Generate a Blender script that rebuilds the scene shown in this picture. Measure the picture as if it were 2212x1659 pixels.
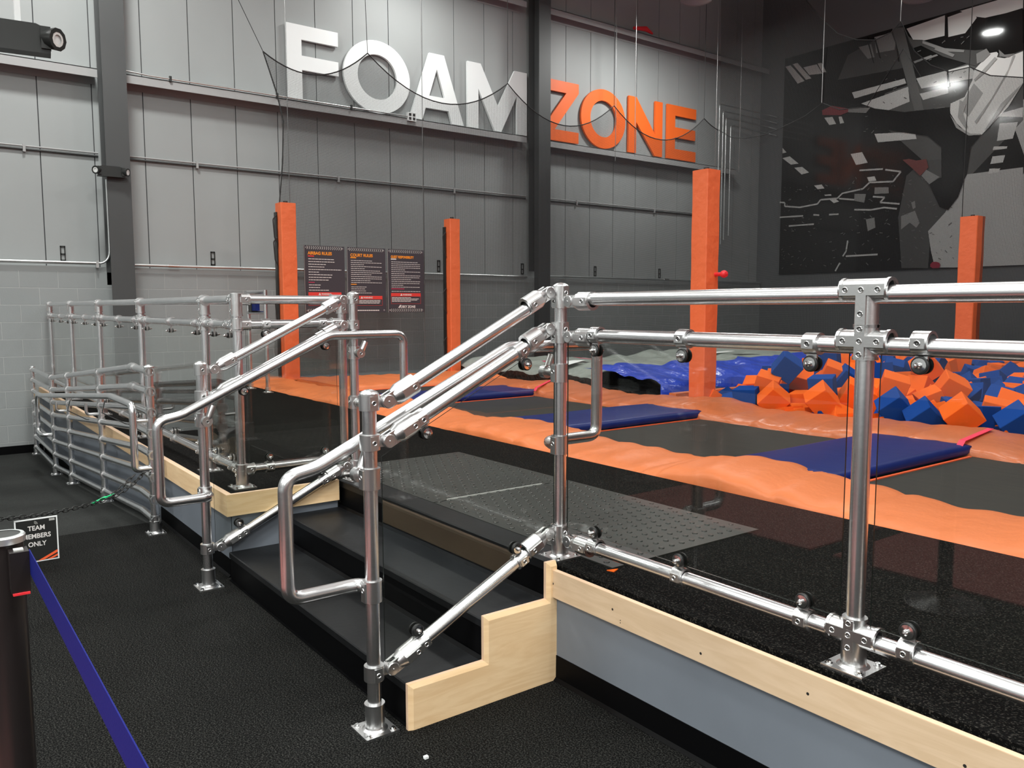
import bpy, bmesh, math, random, json
from mathutils import Vector as V, Matrix
random.seed(7)
for o in list(bpy.data.objects): bpy.data.objects.remove(o)
S = bpy.context.scene
COL = S.collection
# ---------------------------------------------------------------- camera
fw = V((-0.79784906, 0.5954669, -0.09410662)); rt = V((0.59825745, 0.80130191, -0.00181053)); up = V((-0.07432971, 0.05774452, 0.99556048))
cd = bpy.data.cameras.new('camera'); cam = bpy.data.objects.new('camera', cd); COL.objects.link(cam)
cd.sensor_width = 36; cd.lens = 36 * 1757.479 / 2212; cd.clip_start = 0.02; cd.clip_end = 100
cam.matrix_world = Matrix(((rt.x, up.x, -fw.x, 0), (rt.y, up.y, -fw.y, 0), (rt.z, up.z, -fw.z, 1.45786), (0, 0, 0, 1)))
S.camera = cam
# ---------------------------------------------------------------- world and exposure
w = bpy.data.worlds.new('world'); S.world = w; w.use_nodes = True
w.node_tree.nodes['Background'].inputs[0].default_value = (0.8, 0.85, 0.85, 1); w.node_tree.nodes['Background'].inputs[1].default_value = 0.12
S.view_settings.view_transform = 'Standard'; S.view_settings.look = 'None'; S.view_settings.gamma = 1
S.view_settings.use_curve_mapping = False; S.view_settings.exposure = -1.0
# high bay lamps: (x, y, z, watts)
LAMPS = [(-9.3, 1.6, 7.3, 440), (-10.5, 6.6, 6.75, 150), (-9.3, -3.5, 7.3, 380), (-9.8, 11.3, 6.72, 310), (-7.5, 14.4, 6.75, 50),
         (-4.6, 1.8, 7.2, 300), (-4.6, 7.0, 7.2, 220), (-4.4, -3.0, 7.2, 300), (-0.6, 0.2, 7.2, 330), (-0.5, 5.0, 7.2, 170), (3.6, 2.4, 7.2, 420), (-3.2, 11.5, 7.2, 240), (0.8, -4.5, 7.2, 420)]
# added fill panels out of view, brightening the front faces: (x, y, z, watts)
FILLS = [(2.6, -1.2, 3.5, 240), (2.6, -4.0, 3.5, 270), (-1.2, -3.6, 3.5, 300), (-4.8, -3.6, 3.5, 180), (5.6, 0.8, 3.5, 330), (-1.0, -1.3, 3.5, 240)]
def lamp_light(x, y, z, p):
    ld = bpy.data.lights.new('high_bay_light', 'AREA'); ld.shape = 'DISK'; ld.size = 0.7 if p > 100 else 0.36; ld.energy = p; ld.color = (0.98, 1.0, 0.965)
    lo = bpy.data.objects.new('high_bay_light', ld); lo.location = (x, y, z - 0.012); COL.objects.link(lo)
    if x > -5:   # added uplight, brightens the ceiling that the rails mirror
        ld = bpy.data.lights.new('added_uplight', 'AREA'); ld.shape = 'DISK'; ld.size = 0.25; ld.energy = p * 0.45; ld.color = (0.98, 1.0, 0.965)
        lo = bpy.data.objects.new('added_uplight', ld); lo.location = (x, y, z + 0.33); lo.rotation_euler = (math.pi, 0, 0); COL.objects.link(lo)
# ---------------------------------------------------------------- materials
def mat(name, col, rough=0.6, metal=0.0, spec=0.5, noise=None, bump=None, coat=0, emit=None, grain=None):
    m = bpy.data.materials.new(name); m.use_nodes = True; nt = m.node_tree; b = nt.nodes['Principled BSDF']
    b.inputs['Base Color'].default_value = (*col, 1); b.inputs['Roughness'].default_value = rough; b.inputs['Metallic'].default_value = metal
    b.inputs['Specular IOR Level'].default_value = spec; b.inputs['Coat Weight'].default_value = coat
    tc = nt.nodes.new('ShaderNodeTexCoord')
    if noise:   # (scale, amount, detail, stretch)
        n = nt.nodes.new('ShaderNodeTexNoise'); mp = nt.nodes.new('ShaderNodeMapping'); nt.links.new(tc.outputs['Object'], mp.inputs[0]); nt.links.new(mp.outputs[0], n.inputs['Vector'])
        n.inputs['Scale'].default_value = noise[0]; n.inputs['Detail'].default_value = noise[2]
        if len(noise) > 3: mp.inputs['Scale'].default_value = noise[3]
        r = nt.nodes.new('ShaderNodeMapRange'); nt.links.new(n.outputs['Fac'], r.inputs['Value'])
        r.inputs['From Min'].default_value = 0.3; r.inputs['From Max'].default_value = 0.7; r.inputs['To Min'].default_value = 1 - noise[1]; r.inputs['To Max'].default_value = 1 + noise[1]
        mx = nt.nodes.new('ShaderNodeVectorMath'); mx.operation = 'SCALE'; mx.inputs[0].default_value = col; nt.links.new(r.outputs[0], mx.inputs['Scale'])
        nt.links.new(mx.outputs[0], b.inputs['Base Color'])
    if bump:    # (scale, strength, distance)
        n = nt.nodes.new('ShaderNodeTexNoise'); nt.links.new(tc.outputs['Object'], n.inputs['Vector']); n.inputs['Scale'].default_value = bump[0]; n.inputs['Detail'].default_value = 4
        bp = nt.nodes.new('ShaderNodeBump'); bp.inputs['Strength'].default_value = bump[1]; bp.inputs['Distance'].default_value = bump[2]
        nt.links.new(n.outputs['Fac'], bp.inputs['Height']); nt.links.new(bp.outputs[0], b.inputs['Normal'])
    if emit: b.inputs['Emission Color'].default_value = (*emit[0], 1); b.inputs['Emission Strength'].default_value = emit[1]
    return m
M = {}
M['alu'] = mat('aluminium_pipe', (0.88, 0.88, 0.89), 0.26, 1.0, noise=(9, 0.07, 3, (1, 1, 1)), bump=(70, 0.05, 0.002))
M['cast'] = mat('cast_aluminium', (0.8, 0.8, 0.8), 0.29, 1.0, bump=(160, 0.12, 0.002))
M['dark'] = mat('dark_hole', (0.015, 0.015, 0.015), 0.5)
M['rubber_black'] = mat('black_rubber_ring', (0.01, 0.01, 0.01), 0.45)
M['steel_pol'] = mat('polished_steel', (0.9, 0.9, 0.9), 0.12, 1.0)
M['galv'] = mat('galvanised_conduit', (0.72, 0.74, 0.74), 0.35, 0.9)
M['panel'] = mat('grey_painted_panel', (0.335, 0.35, 0.35), 0.55, noise=(0.7, 0.04, 2))
M['girt'] = mat('grey_painted_steel', (0.36, 0.36, 0.36), 0.5)
M['column'] = mat('dark_grey_painted_steel', (0.06, 0.062, 0.063), 0.5, noise=(1.2, 0.06, 2))
M['wallgrey'] = mat('painted_side_wall', (0.14, 0.145, 0.15), 0.7)
M['dull'] = mat('dark_ceiling_paint', (0.05, 0.05, 0.055), 0.8)
M['ceil'] = mat('white_ceiling_insulation', (0.6, 0.6, 0.6), 0.8)
M['fascia'] = mat('blue_grey_painted_board', (0.155, 0.175, 0.205), 0.5, noise=(3, 0.05, 3))
M['cove'] = mat('black_vinyl_cove_base', (0.002, 0.002, 0.0024), 0.5, spec=0.08)
M['tread'] = mat('black_rubber_tread', (0.009, 0.0095, 0.0105), 0.42, spec=0.2, noise=(2.2, 0.5, 5), bump=(45, 0.12, 0.004))
M['matte'] = mat('black_canvas', (0.016, 0.013, 0.0095), 0.75, noise=(3, 0.25, 4, (1, 6, 1)))
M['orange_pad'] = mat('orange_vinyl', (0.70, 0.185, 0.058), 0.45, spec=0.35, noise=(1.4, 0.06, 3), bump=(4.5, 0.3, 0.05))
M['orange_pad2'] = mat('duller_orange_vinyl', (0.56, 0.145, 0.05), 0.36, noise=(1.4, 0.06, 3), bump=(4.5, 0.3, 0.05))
M['orange_post'] = mat('orange_post_vinyl', (0.82, 0.16, 0.05), 0.5, bump=(9, 0.5, 0.02))
M['blue_pad'] = mat('blue_vinyl', (0.007, 0.017, 0.125), 0.42, spec=0.22, noise=(1.5, 0.1, 3), bump=(6, 0.15, 0.02))
M['orange_line'] = mat('orange_webbing', (0.9, 0.12, 0.03), 0.6)
M['foam_o'] = mat('orange_foam', (0.86, 0.14, 0.018), 0.95, spec=0.1, bump=(260, 0.3, 0.002))
M['foam_b'] = mat('blue_foam', (0.008, 0.055, 0.27), 0.95, spec=0.1, bump=(260, 0.3, 0.002))
M['silver'] = mat('silver_airbag_vinyl', (0.3, 0.325, 0.3), 0.38, bump=(2.4, 0.8, 0.12))
M['bluebag'] = mat('blue_airbag_vinyl', (0.02, 0.06, 0.5), 0.28, bump=(2.2, 0.8, 0.12))
M['blackbag'] = mat('black_airbag_vinyl', (0.018, 0.018, 0.018), 0.3, bump=(6, 0.8, 0.08))
M['white'] = mat('white_paint', (0.85, 0.87, 0.87), 0.5)
M['white_letter'] = mat('white_acrylic_letter', (0.88, 0.9, 0.9), 0.5)
M['orange_letter'] = mat('orange_acrylic_letter', (0.92, 0.15, 0.02), 0.5)
M['black_plastic'] = mat('black_plastic', (0.02, 0.021, 0.02), 0.35)
M['lens'] = mat('lamp_lens', (0.8, 0.8, 0.78), 0.15)
M['led'] = mat('red_led', (0.9, 0.02, 0.08), 0.4, emit=((1, 0.02, 0.1), 4))
M['belt'] = mat('blue_belt_webbing', (0.005, 0.008, 0.1), 0.6, spec=0.1, bump=(300, 0.2, 0.002))
M['stan'] = mat('black_stanchion', (0.014, 0.011, 0.011), 0.28)
M['red'] = mat('red_plastic', (0.8, 0.03, 0.04), 0.45)
M['pink'] = mat('pink_red_strap', (0.9, 0.04, 0.1), 0.6)
M['green'] = mat('green_clip', (0.01, 0.55, 0.2), 0.35)
M['chain'] = mat('black_plastic_chain', (0.012, 0.012, 0.012), 0.35)
M['rope'] = mat('black_rope', (0.02, 0.02, 0.02), 0.8)
M['cable'] = mat('grey_steel_cable', (0.35, 0.35, 0.35), 0.4, 0.6)
M['poster'] = mat('charcoal_sign_vinyl', (0.055, 0.05, 0.06), 0.45)
M['p_orange'] = mat('sign_orange_ink', (0.95, 0.32, 0.02), 0.6)
M['p_red'] = mat('sign_red_ink', (0.75, 0.05, 0.04), 0.6)
M['p_pink'] = mat('sign_magenta_ink', (0.5, 0.04, 0.1), 0.6)
M['p_white'] = mat('sign_white_ink', (0.75, 0.72, 0.7), 0.6)
M['p_grey'] = mat('sign_grey_ink', (0.42, 0.42, 0.4), 0.6)
M['bulb'] = mat('lamp_diffuser', (1, 1, 1), 0.5, emit=((1, 0.98, 0.95), 12))
M['redwall'] = mat('red_painted_wall', (0.3, 0.05, 0.045), 0.6)
M['redmat'] = mat('orange_red_mat_vinyl', (0.17, 0.035, 0.027), 0.6)
M['lightwall'] = mat('light_grey_wall', (0.4, 0.41, 0.41), 0.7)
def grey(v, name): return mat(name, (v, v, v * 0.97), 0.1, spec=0.5)

def rubber(name, base, spk, scale, lo, hi, rough=0.85):
    m = mat(name, base, rough, spec=0.07); nt = m.node_tree; b = nt.nodes['Principled BSDF']
    tc = nt.nodes.new('ShaderNodeTexCoord'); n = nt.nodes.new('ShaderNodeTexNoise'); n.inputs['Scale'].default_value = scale; n.inputs['Detail'].default_value = 3; n.inputs['Roughness'].default_value = 0.7
    n2 = nt.nodes.new('ShaderNodeTexNoise'); n2.inputs['Scale'].default_value = 1.3; n2.inputs['Detail'].default_value = 4
    nt.links.new(tc.outputs['Object'], n.inputs['Vector']); nt.links.new(tc.outputs['Object'], n2.inputs['Vector'])
    r = nt.nodes.new('ShaderNodeValToRGB'); r.color_ramp.elements[0].position = lo; r.color_ramp.elements[0].color = (*base, 1); r.color_ramp.elements[1].position = hi; r.color_ramp.elements[1].color = (*spk, 1)
    nt.links.new(n.outputs['Fac'], r.inputs[0])
    mr = nt.nodes.new('ShaderNodeMapRange'); nt.links.new(n2.outputs['Fac'], mr.inputs['Value']); mr.inputs['From Min'].default_value = .3; mr.inputs['From Max'].default_value = .7; mr.inputs['To Min'].default_value = .8; mr.inputs['To Max'].default_value = 1.25
    mx = nt.nodes.new('ShaderNodeVectorMath'); mx.operation = 'SCALE'; nt.links.new(r.outputs[0], mx.inputs[0]); nt.links.new(mr.outputs[0], mx.inputs['Scale']); nt.links.new(mx.outputs[0], b.inputs['Base Color'])
    bp = nt.nodes.new('ShaderNodeBump'); bp.inputs['Strength'].default_value = 1.0; bp.inputs['Distance'].default_value = 0.006; nt.links.new(n.outputs['Fac'], bp.inputs['Height']); nt.links.new(bp.outputs[0], b.inputs['Normal'])
    return m
def crease(m, sc, dist, st=0.8):   # sharp irregular creases of stretched vinyl, as bump
    nt = m.node_tree; b = nt.nodes['Principled BSDF']; tc = nt.nodes.new('ShaderNodeTexCoord'); mp = nt.nodes.new('ShaderNodeMapping'); mp.inputs['Rotation'].default_value = (0, 0, 0.5); mp.inputs['Scale'].default_value = (1, .45, 1)
    n = nt.nodes.new('ShaderNodeTexNoise'); n.noise_type = 'RIDGED_MULTIFRACTAL'; n.inputs['Scale'].default_value = sc; n.inputs['Detail'].default_value = 2; n.inputs['Distortion'].default_value = .4
    nt.links.new(tc.outputs['Object'], mp.inputs[0]); nt.links.new(mp.outputs[0], n.inputs['Vector'])
    bp = nt.nodes.new('ShaderNodeBump'); bp.inputs['Strength'].default_value = st; bp.inputs['Distance'].default_value = dist; bp.invert = True; mr = nt.nodes.new('ShaderNodeMapRange'); mr.inputs['From Min'].default_value = .7; mr.inputs['From Max'].default_value = 1.5; nt.links.new(n.outputs['Fac'], mr.inputs['Value']); nt.links.new(mr.outputs[0], bp.inputs['Height'])
    old = [l.from_socket for l in nt.links if l.to_socket == b.inputs['Normal']]
    if old: nt.links.new(old[0], bp.inputs['Normal'])
    nt.links.new(bp.outputs[0], b.inputs['Normal'])
crease(M['orange_pad'], .9, 0.03, 1.0); crease(M['orange_pad2'], .9, 0.03, 1.0); crease(M['orange_post'], 2.2, 0.008); crease(M['blue_pad'], 1.2, 0.006); crease(M['silver'], 1.6, 0.06); crease(M['bluebag'], 1.8, 0.06)
M['floor'] = rubber('floor_rubber', (0.002, 0.002, 0.002), (0.05, 0.05, 0.046), 170, 0.47, 0.72)
M['ramp'] = rubber('ramp_rubber', (0.022, 0.023, 0.022), (0.05, 0.052, 0.05), 150, 0.4, 0.7)
M['deck'] = rubber('deck_rubber', (0.0015, 0.0015, 0.0015), (0.06, 0.055, 0.048), 150, 0.53, 0.72)
M['plate'] = mat('studded_rubber_plate', (0.022, 0.0235, 0.021), 0.45, noise=(2, 0.2, 3))
M['stud'] = mat('worn_rubber_stud', (0.03, 0.03, 0.028), 0.3)

def wood(name, c1, c2):
    m = mat(name, c1, 0.42, spec=0.4); nt = m.node_tree; b = nt.nodes['Principled BSDF']
    tc = nt.nodes.new('ShaderNodeTexCoord'); mp = nt.nodes.new('ShaderNodeMapping'); mp.inputs['Scale'].default_value = (1.0, 1.0, 9); nt.links.new(tc.outputs['Object'], mp.inputs[0])
    n = nt.nodes.new('ShaderNodeTexNoise'); n.inputs['Scale'].default_value = 3.2; n.inputs['Detail'].default_value = 6; n.inputs['Distortion'].default_value = 1.6; nt.links.new(mp.outputs[0], n.inputs['Vector'])
    r = nt.nodes.new('ShaderNodeValToRGB'); r.color_ramp.elements[0].position = 0.35; r.color_ramp.elements[0].color = (*c2, 1); r.color_ramp.elements[1].position = 0.62; r.color_ramp.elements[1].color = (*c1, 1)
    nt.links.new(n.outputs['Fac'], r.inputs[0]); nt.links.new(r.outputs[0], b.inputs['Base Color'])
    return m
M['wood'] = wood('maple_board', (0.64, 0.475, 0.32), (0.58, 0.42, 0.27))
M['ply'] = wood('birch_plywood', (0.87, 0.63, 0.375), (0.79, 0.54, 0.3))
M['wood_edge'] = mat('pale_board_edge', (0.68, 0.47, 0.32), 0.5)

def block_mat():
    m = mat('painted_concrete_block', (0.3, 0.315, 0.315), 0.6); nt = m.node_tree; b = nt.nodes['Principled BSDF']
    tc = nt.nodes.new('ShaderNodeTexCoord'); sp = nt.nodes.new('ShaderNodeSeparateXYZ'); cb = nt.nodes.new('ShaderNodeCombineXYZ'); nt.links.new(tc.outputs['Object'], sp.inputs[0])
    nt.links.new(sp.outputs['Y'], cb.inputs['X']); nt.links.new(sp.outputs['Z'], cb.inputs['Y'])
    mp = nt.nodes.new('ShaderNodeMapping'); mp.inputs['Location'].default_value = (0.1, 0.205 - 1.912 % 0.2120, 0); nt.links.new(cb.outputs[0], mp.inputs[0])
    br = nt.nodes.new('ShaderNodeTexBrick'); nt.links.new(mp.outputs[0], br.inputs['Vector']); br.inputs['Scale'].default_value = 1
    br.inputs['Brick Width'].default_value = 0.424; br.inputs['Row Height'].default_value = 0.212; br.inputs['Mortar Size'].default_value = 0.0055; br.inputs['Mortar Smooth'].default_value = 0.2
    br.inputs['Color1'].default_value = (0.3, 0.315, 0.315, 1); br.inputs['Color2'].default_value = (0.285, 0.3, 0.3, 1); br.inputs['Mortar'].default_value = (0.4, 0.41, 0.41, 1)
    nt.links.new(br.outputs['Color'], b.inputs['Base Color'])
    bp = nt.nodes.new('ShaderNodeBump'); bp.invert = True; bp.inputs['Strength'].default_value = 0.9; bp.inputs['Distance'].default_value = 0.012; nt.links.new(br.outputs['Fac'], bp.inputs['Height'])
    n = nt.nodes.new('ShaderNodeTexNoise'); n.inputs['Scale'].default_value = 60; nt.links.new(tc.outputs['Object'], n.inputs['Vector'])
    b2 = nt.nodes.new('ShaderNodeBump'); b2.inputs['Strength'].default_value = 0.25; b2.inputs['Distance'].default_value = 0.004; nt.links.new(n.outputs['Fac'], b2.inputs['Height']); nt.links.new(bp.outputs[0], b2.inputs['Normal']); nt.links.new(b2.outputs[0], b.inputs['Normal'])
    return m
M['block'] = block_mat()

def glass_mat():
    m = bpy.data.materials.new('clear_panel_glass'); m.use_nodes = True; nt = m.node_tree; nt.nodes.clear()
    o = nt.nodes.new('ShaderNodeOutputMaterial'); t = nt.nodes.new('ShaderNodeBsdfTransparent'); t.inputs[0].default_value = (0.93, 0.94, 0.925, 1)
    g = nt.nodes.new('ShaderNodeBsdfGlossy'); g.inputs['Roughness'].default_value = 0.0; g.inputs[0].default_value = (1, 1, 1, 1)
    f = nt.nodes.new('ShaderNodeFresnel'); ge = nt.nodes.new('ShaderNodeNewGeometry'); mr = nt.nodes.new('ShaderNodeMapRange'); mr.inputs['To Min'].default_value = 1.45; mr.inputs['To Max'].default_value = 1 / 1.45; nt.links.new(ge.outputs['Backfacing'], mr.inputs['Value']); nt.links.new(mr.outputs[0], f.inputs[0])
    mx = nt.nodes.new('ShaderNodeMixShader'); nt.links.new(f.outputs[0], mx.inputs[0]); nt.links.new(t.outputs[0], mx.inputs[1]); nt.links.new(g.outputs[0], mx.inputs[2]); nt.links.new(mx.outputs[0], o.inputs[0])
    return m
M['glass'] = glass_mat()
M['glass_edge'] = mat('dark_glass_edge', (0.02, 0.025, 0.022), 0.25)

def net_mat(name, cover, tilt=0.0):
    m = bpy.data.materials.new(name); m.use_nodes = True; nt = m.node_tree; nt.nodes.clear()
    o = nt.nodes.new('ShaderNodeOutputMaterial'); t = nt.nodes.new('ShaderNodeBsdfTransparent'); d = nt.nodes.new('ShaderNodeBsdfDiffuse'); d.inputs[0].default_value = (0.03, 0.03, 0.03, 1)
    tc = nt.nodes.new('ShaderNodeUVMap'); sp = nt.nodes.new('ShaderNodeSeparateXYZ'); nt.links.new(tc.outputs[0], sp.inputs[0])
    outs = []
    for ax in ('X', 'Y'):
        a = nt.nodes.new('ShaderNodeMath'); a.operation = 'MULTIPLY'; a.inputs[1].default_value = 1 / 0.011; nt.links.new(sp.outputs[ax], a.inputs[0])
        b = nt.nodes.new('ShaderNodeMath'); b.operation = 'FRACT'; nt.links.new(a.outputs[0], b.inputs[0])
        c = nt.nodes.new('ShaderNodeMath'); c.operation = 'LESS_THAN'; c.inputs[1].default_value = cover; nt.links.new(b.outputs[0], c.inputs[0]); outs.append(c)
    mxm = nt.nodes.new('ShaderNodeMath'); mxm.operation = 'MAXIMUM'; nt.links.new(outs[0].outputs[0], mxm.inputs[0]); nt.links.new(outs[1].outputs[0], mxm.inputs[1])
    mx = nt.nodes.new('ShaderNodeMixShader'); nt.links.new(mxm.outputs[0], mx.inputs[0]); nt.links.new(t.outputs[0], mx.inputs[1]); nt.links.new(d.outputs[0], mx.inputs[2]); nt.links.new(mx.outputs[0], o.inputs[0])
    return m
M['net'] = net_mat('black_court_netting', 0.2)
M['net2'] = net_mat('black_doubled_netting', 0.24)

# ---------------------------------------------------------------- mesh builder
class MB:
    def __init__(s): s.v = []; s.f = []; s.mi = []; s.sm = []; s.mats = []; s.uv = None
    def m(s, name):
        if name not in s.mats: s.mats.append(name)
        return s.mats.index(name)
    def face(s, idx, mi, sm=False): s.f.append(idx); s.mi.append(mi); s.sm.append(sm)
    def add(s, pts): n = len(s.v); s.v += [tuple(p) for p in pts]; return n
    def box(s, a, b, m, rot=None, c=None):
        a, b = V(a), V(b); mi = s.m(m)
        ps = [V((x, y, z)) for z in (a.z, b.z) for y in (a.y, b.y) for x in (a.x, b.x)]
        if rot is not None: c = V(c) if c is not None else (a + b) / 2; ps = [rot @ (p - c) + c for p in ps]
        n = s.add(ps)
        for q in ((0, 2, 3, 1), (4, 5, 7, 6), (0, 1, 5, 4), (2, 6, 7, 3), (0, 4, 6, 2), (1, 3, 7, 5)): s.face([n + i for i in q], mi)
        return s
    def obox(s, c, ax, ay, az, m):   # oriented box: centre and three half vectors
        c, ax, ay, az = V(c), V(ax), V(ay), V(az); mi = s.m(m)
        n = s.add([c + i * ax + j * ay + k * az for k in (-1, 1) for j in (-1, 1) for i in (-1, 1)])
        fl = ax.cross(ay).dot(az) < 0
        for q in ((0, 2, 3, 1), (4, 5, 7, 6), (0, 1, 5, 4), (2, 6, 7, 3), (0, 4, 6, 2), (1, 3, 7, 5)): s.face([n + i for i in (q[::-1] if fl else q)], mi)
        return s
    def sweep(s, pts, r, m, n=20, caps=True, closed=False, flat=False):
        pts = [V(p) for p in pts]; k = len(pts); mi = s.m(m); rs = r if isinstance(r, (list, tuple)) else [r] * k
        tg = []
        for i in range(k):
            if closed: t = pts[(i + 1) % k] - pts[i - 1]
            elif i == 0: t = pts[1] - pts[0]
            elif i == k - 1: t = pts[-1] - pts[-2]
            else: t = (pts[i + 1] - pts[i]).normalized() + (pts[i] - pts[i - 1]).normalized()
            if t.length < 1e-9: t = pts[min(i + 1, k - 1)] - pts[max(i - 1, 0)]
            if t.length < 1e-9: t = tg[-1] if tg else V((0, 0, 1))
            tg.append(t.normalized())
        u = tg[0].orthogonal().normalized(); rings = []
        for i in range(k):
            u = (u - tg[i] * u.dot(tg[i])).normalized(); v = tg[i].cross(u)
            rings.append(s.add([pts[i] + (u * math.cos(2 * math.pi * j / n) + v * math.sin(2 * math.pi * j / n)) * rs[i] for j in range(n)]))
        for i in range(k if closed else k - 1):
            a, b = rings[i], rings[(i + 1) % k]
            for j in range(n): s.face([a + j, a + (j + 1) % n, b + (j + 1) % n, b + j], mi, not flat)
        if caps and not closed:
            for i, rv in ((0, True), (k - 1, False)):
                c = s.add([s.v[rings[i] + j] for j in range(n)]); idx = [c + j for j in range(n)]
                s.face(idx[::-1] if rv else idx, mi)
        return s
    def tube(s, a, b, r, m, n=20): return s.sweep([a, b], r, m, n)
    def prof(s, a, d, pr, m, n=20):   # lathe about axis d from a: pr = [(dist, radius)], flat shaded where profile breaks
        a, d = V(a), V(d).normalized()
        for (t0, r0), (t1, r1) in zip(pr, pr[1:]):
            u = d.orthogonal().normalized(); v = d.cross(u); mi = s.m(m)
            ra = s.add([a + d * t0 + (u * math.cos(2 * math.pi * j / n) + v * math.sin(2 * math.pi * j / n)) * r0 for j in range(n)])
            rb = s.add([a + d * t1 + (u * math.cos(2 * math.pi * j / n) + v * math.sin(2 * math.pi * j / n)) * r1 for j in range(n)])
            for j in range(n): s.face([ra + j, ra + (j + 1) % n, rb + (j + 1) % n, rb + j], mi, True)
        return s
    def prism(s, poly, axis, a, b, m, medge=None):   # convex or concave polygon extruded along axis
        mi = s.m(m); me = s.m(medge) if medge else mi
        def P(p, t): return {'x': (t, p[0], p[1]), 'y': (p[0], t, p[1]), 'z': (p[0], p[1], t)}[axis]
        ar = sum(p[0] * q[1] - q[0] * p[1] for p, q in zip(poly, poly[1:] + poly[:1]))
        if (ar < 0) != (axis == 'y'): poly = poly[::-1]
        if b < a: a, b = b, a
        k = len(poly); n0 = s.add([P(p, a) for p in poly]); n1 = s.add([P(p, b) for p in poly])
        s.face([n0 + i for i in range(k)][::-1], mi); s.face([n1 + i for i in range(k)], mi)
        for i in range(k): j = (i + 1) % k; s.face([n0 + i, n0 + j, n1 + j, n1 + i], me)
        return s
    def build(s, name, parent=None, loc=None):
        me = bpy.data.meshes.new(name); vs = s.v
        if loc is not None: l = V(loc); vs = [tuple(V(p) - l) for p in s.v]
        me.from_pydata(vs, [], s.f)
        for m in s.mats: me.materials.append(M[m])
        me.polygons.foreach_set('material_index', s.mi); me.polygons.foreach_set('use_smooth', s.sm)
        if s.uv:
            ul = me.uv_layers.new(name='UVMap')
            for p in me.polygons:
                for li in p.loop_indices: ul.data[li].uv = s.uv[me.loops[li].vertex_index]
        me.update(); o = bpy.data.objects.new(name, me); COL.objects.link(o)
        if loc is not None: o.location = loc
        if parent is not None:
            o.parent = parent; pl = PLOC.get(parent.name)
            if pl is not None and loc is None: o.location = tuple(-c for c in pl)
        return o
PLOC = {}
def tag(o, label, cat, group=None, kind=None):
    if label: o['label'] = label
    if cat: o['category'] = cat
    if group: o['group'] = group
    if kind: o['kind'] = kind
    return o
def thing(name, label, cat, loc=(0, 0, 0), group=None):   # Empty at the base; part meshes are written in world coordinates
    o = bpy.data.objects.new(name, None); COL.objects.link(o); o.location = loc; o.empty_display_size = 0.1; tag(o, label, cat, group); PLOC[o.name] = tuple(loc); return o
def struct(o): o['kind'] = 'structure'; return o
def sub(mb, name, parent):   # sub-part under a part whose parent chain starts at a thing with an offset
    o = mb.build(name); o.parent = parent; return o
def fillet(pts, r, n=6):
    pts = [V(p) for p in pts]; out = [pts[0]]; rs = r if isinstance(r, (list, tuple)) else [r] * (len(pts) - 2)
    for i in range(1, len(pts) - 1):
        a = (pts[i - 1] - pts[i]); b = (pts[i + 1] - pts[i]); ang = a.angle(b); d = min(rs[i - 1] / math.tan(ang / 2), a.length * .49, b.length * .49)
        p0 = pts[i] + a.normalized() * d; p1 = pts[i] + b.normalized() * d
        for k in range(n + 1):
            t = k / n; out.append(p0 * (1 - t) ** 2 + pts[i] * 2 * t * (1 - t) + p1 * t ** 2)
    out.append(pts[-1]); return out
def text_mesh(body, size, mname, bold=0.0, align='LEFT', ext=0.001, sx=1.0):
    c = bpy.data.curves.new('text', 'FONT'); c.body = body; c.size = size; c.offset = bold; c.extrude = ext; c.align_x = align; c.resolution_u = 3
    o = bpy.data.objects.new('text', c); COL.objects.link(o); dg = bpy.context.evaluated_depsgraph_get(); me = bpy.data.meshes.new_from_object(o.evaluated_get(dg))
    vs = [tuple(v.co) for v in me.vertices]; fs = [list(p.vertices) for p in me.polygons]
    bpy.data.objects.remove(o); bpy.data.curves.remove(c); bpy.data.meshes.remove(me)
    return [(x * sx, y, z) for x, y, z in vs], fs
def put_text(mb, body, size, mname, org, ux, uy, uz, **k):
    vs, fs = text_mesh(body, size, mname, **k); org, ux, uy, uz = V(org), V(ux), V(uy), V(uz)
    n = mb.add([org + ux * x + uy * y + uz * z for x, y, z in vs]); mi = mb.m(mname)
    for f in fs: mb.face([n + i for i in f], mi)
def outline_mesh(splines, ext):   # 2-D closed polylines (holes allowed) filled and extruded
    c = bpy.data.curves.new('outline', 'CURVE'); c.dimensions = '2D'; c.fill_mode = 'BOTH'; c.extrude = ext; c.bevel_depth = 0
    for sp in splines:
        s = c.splines.new('POLY'); s.points.add(len(sp) - 1); s.use_cyclic_u = True
        for i, p in enumerate(sp): s.points[i].co = (p[0], p[1], 0, 1)
    o = bpy.data.objects.new('outline', c); COL.objects.link(o); dg = bpy.context.evaluated_depsgraph_get(); me = bpy.data.meshes.new_from_object(o.evaluated_get(dg))
    vs = [tuple(v.co) for v in me.vertices]; fs = [list(p.vertices) for p in me.polygons]
    bpy.data.objects.remove(o); bpy.data.curves.remove(c); bpy.data.meshes.remove(me)
    return vs, fs

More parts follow.
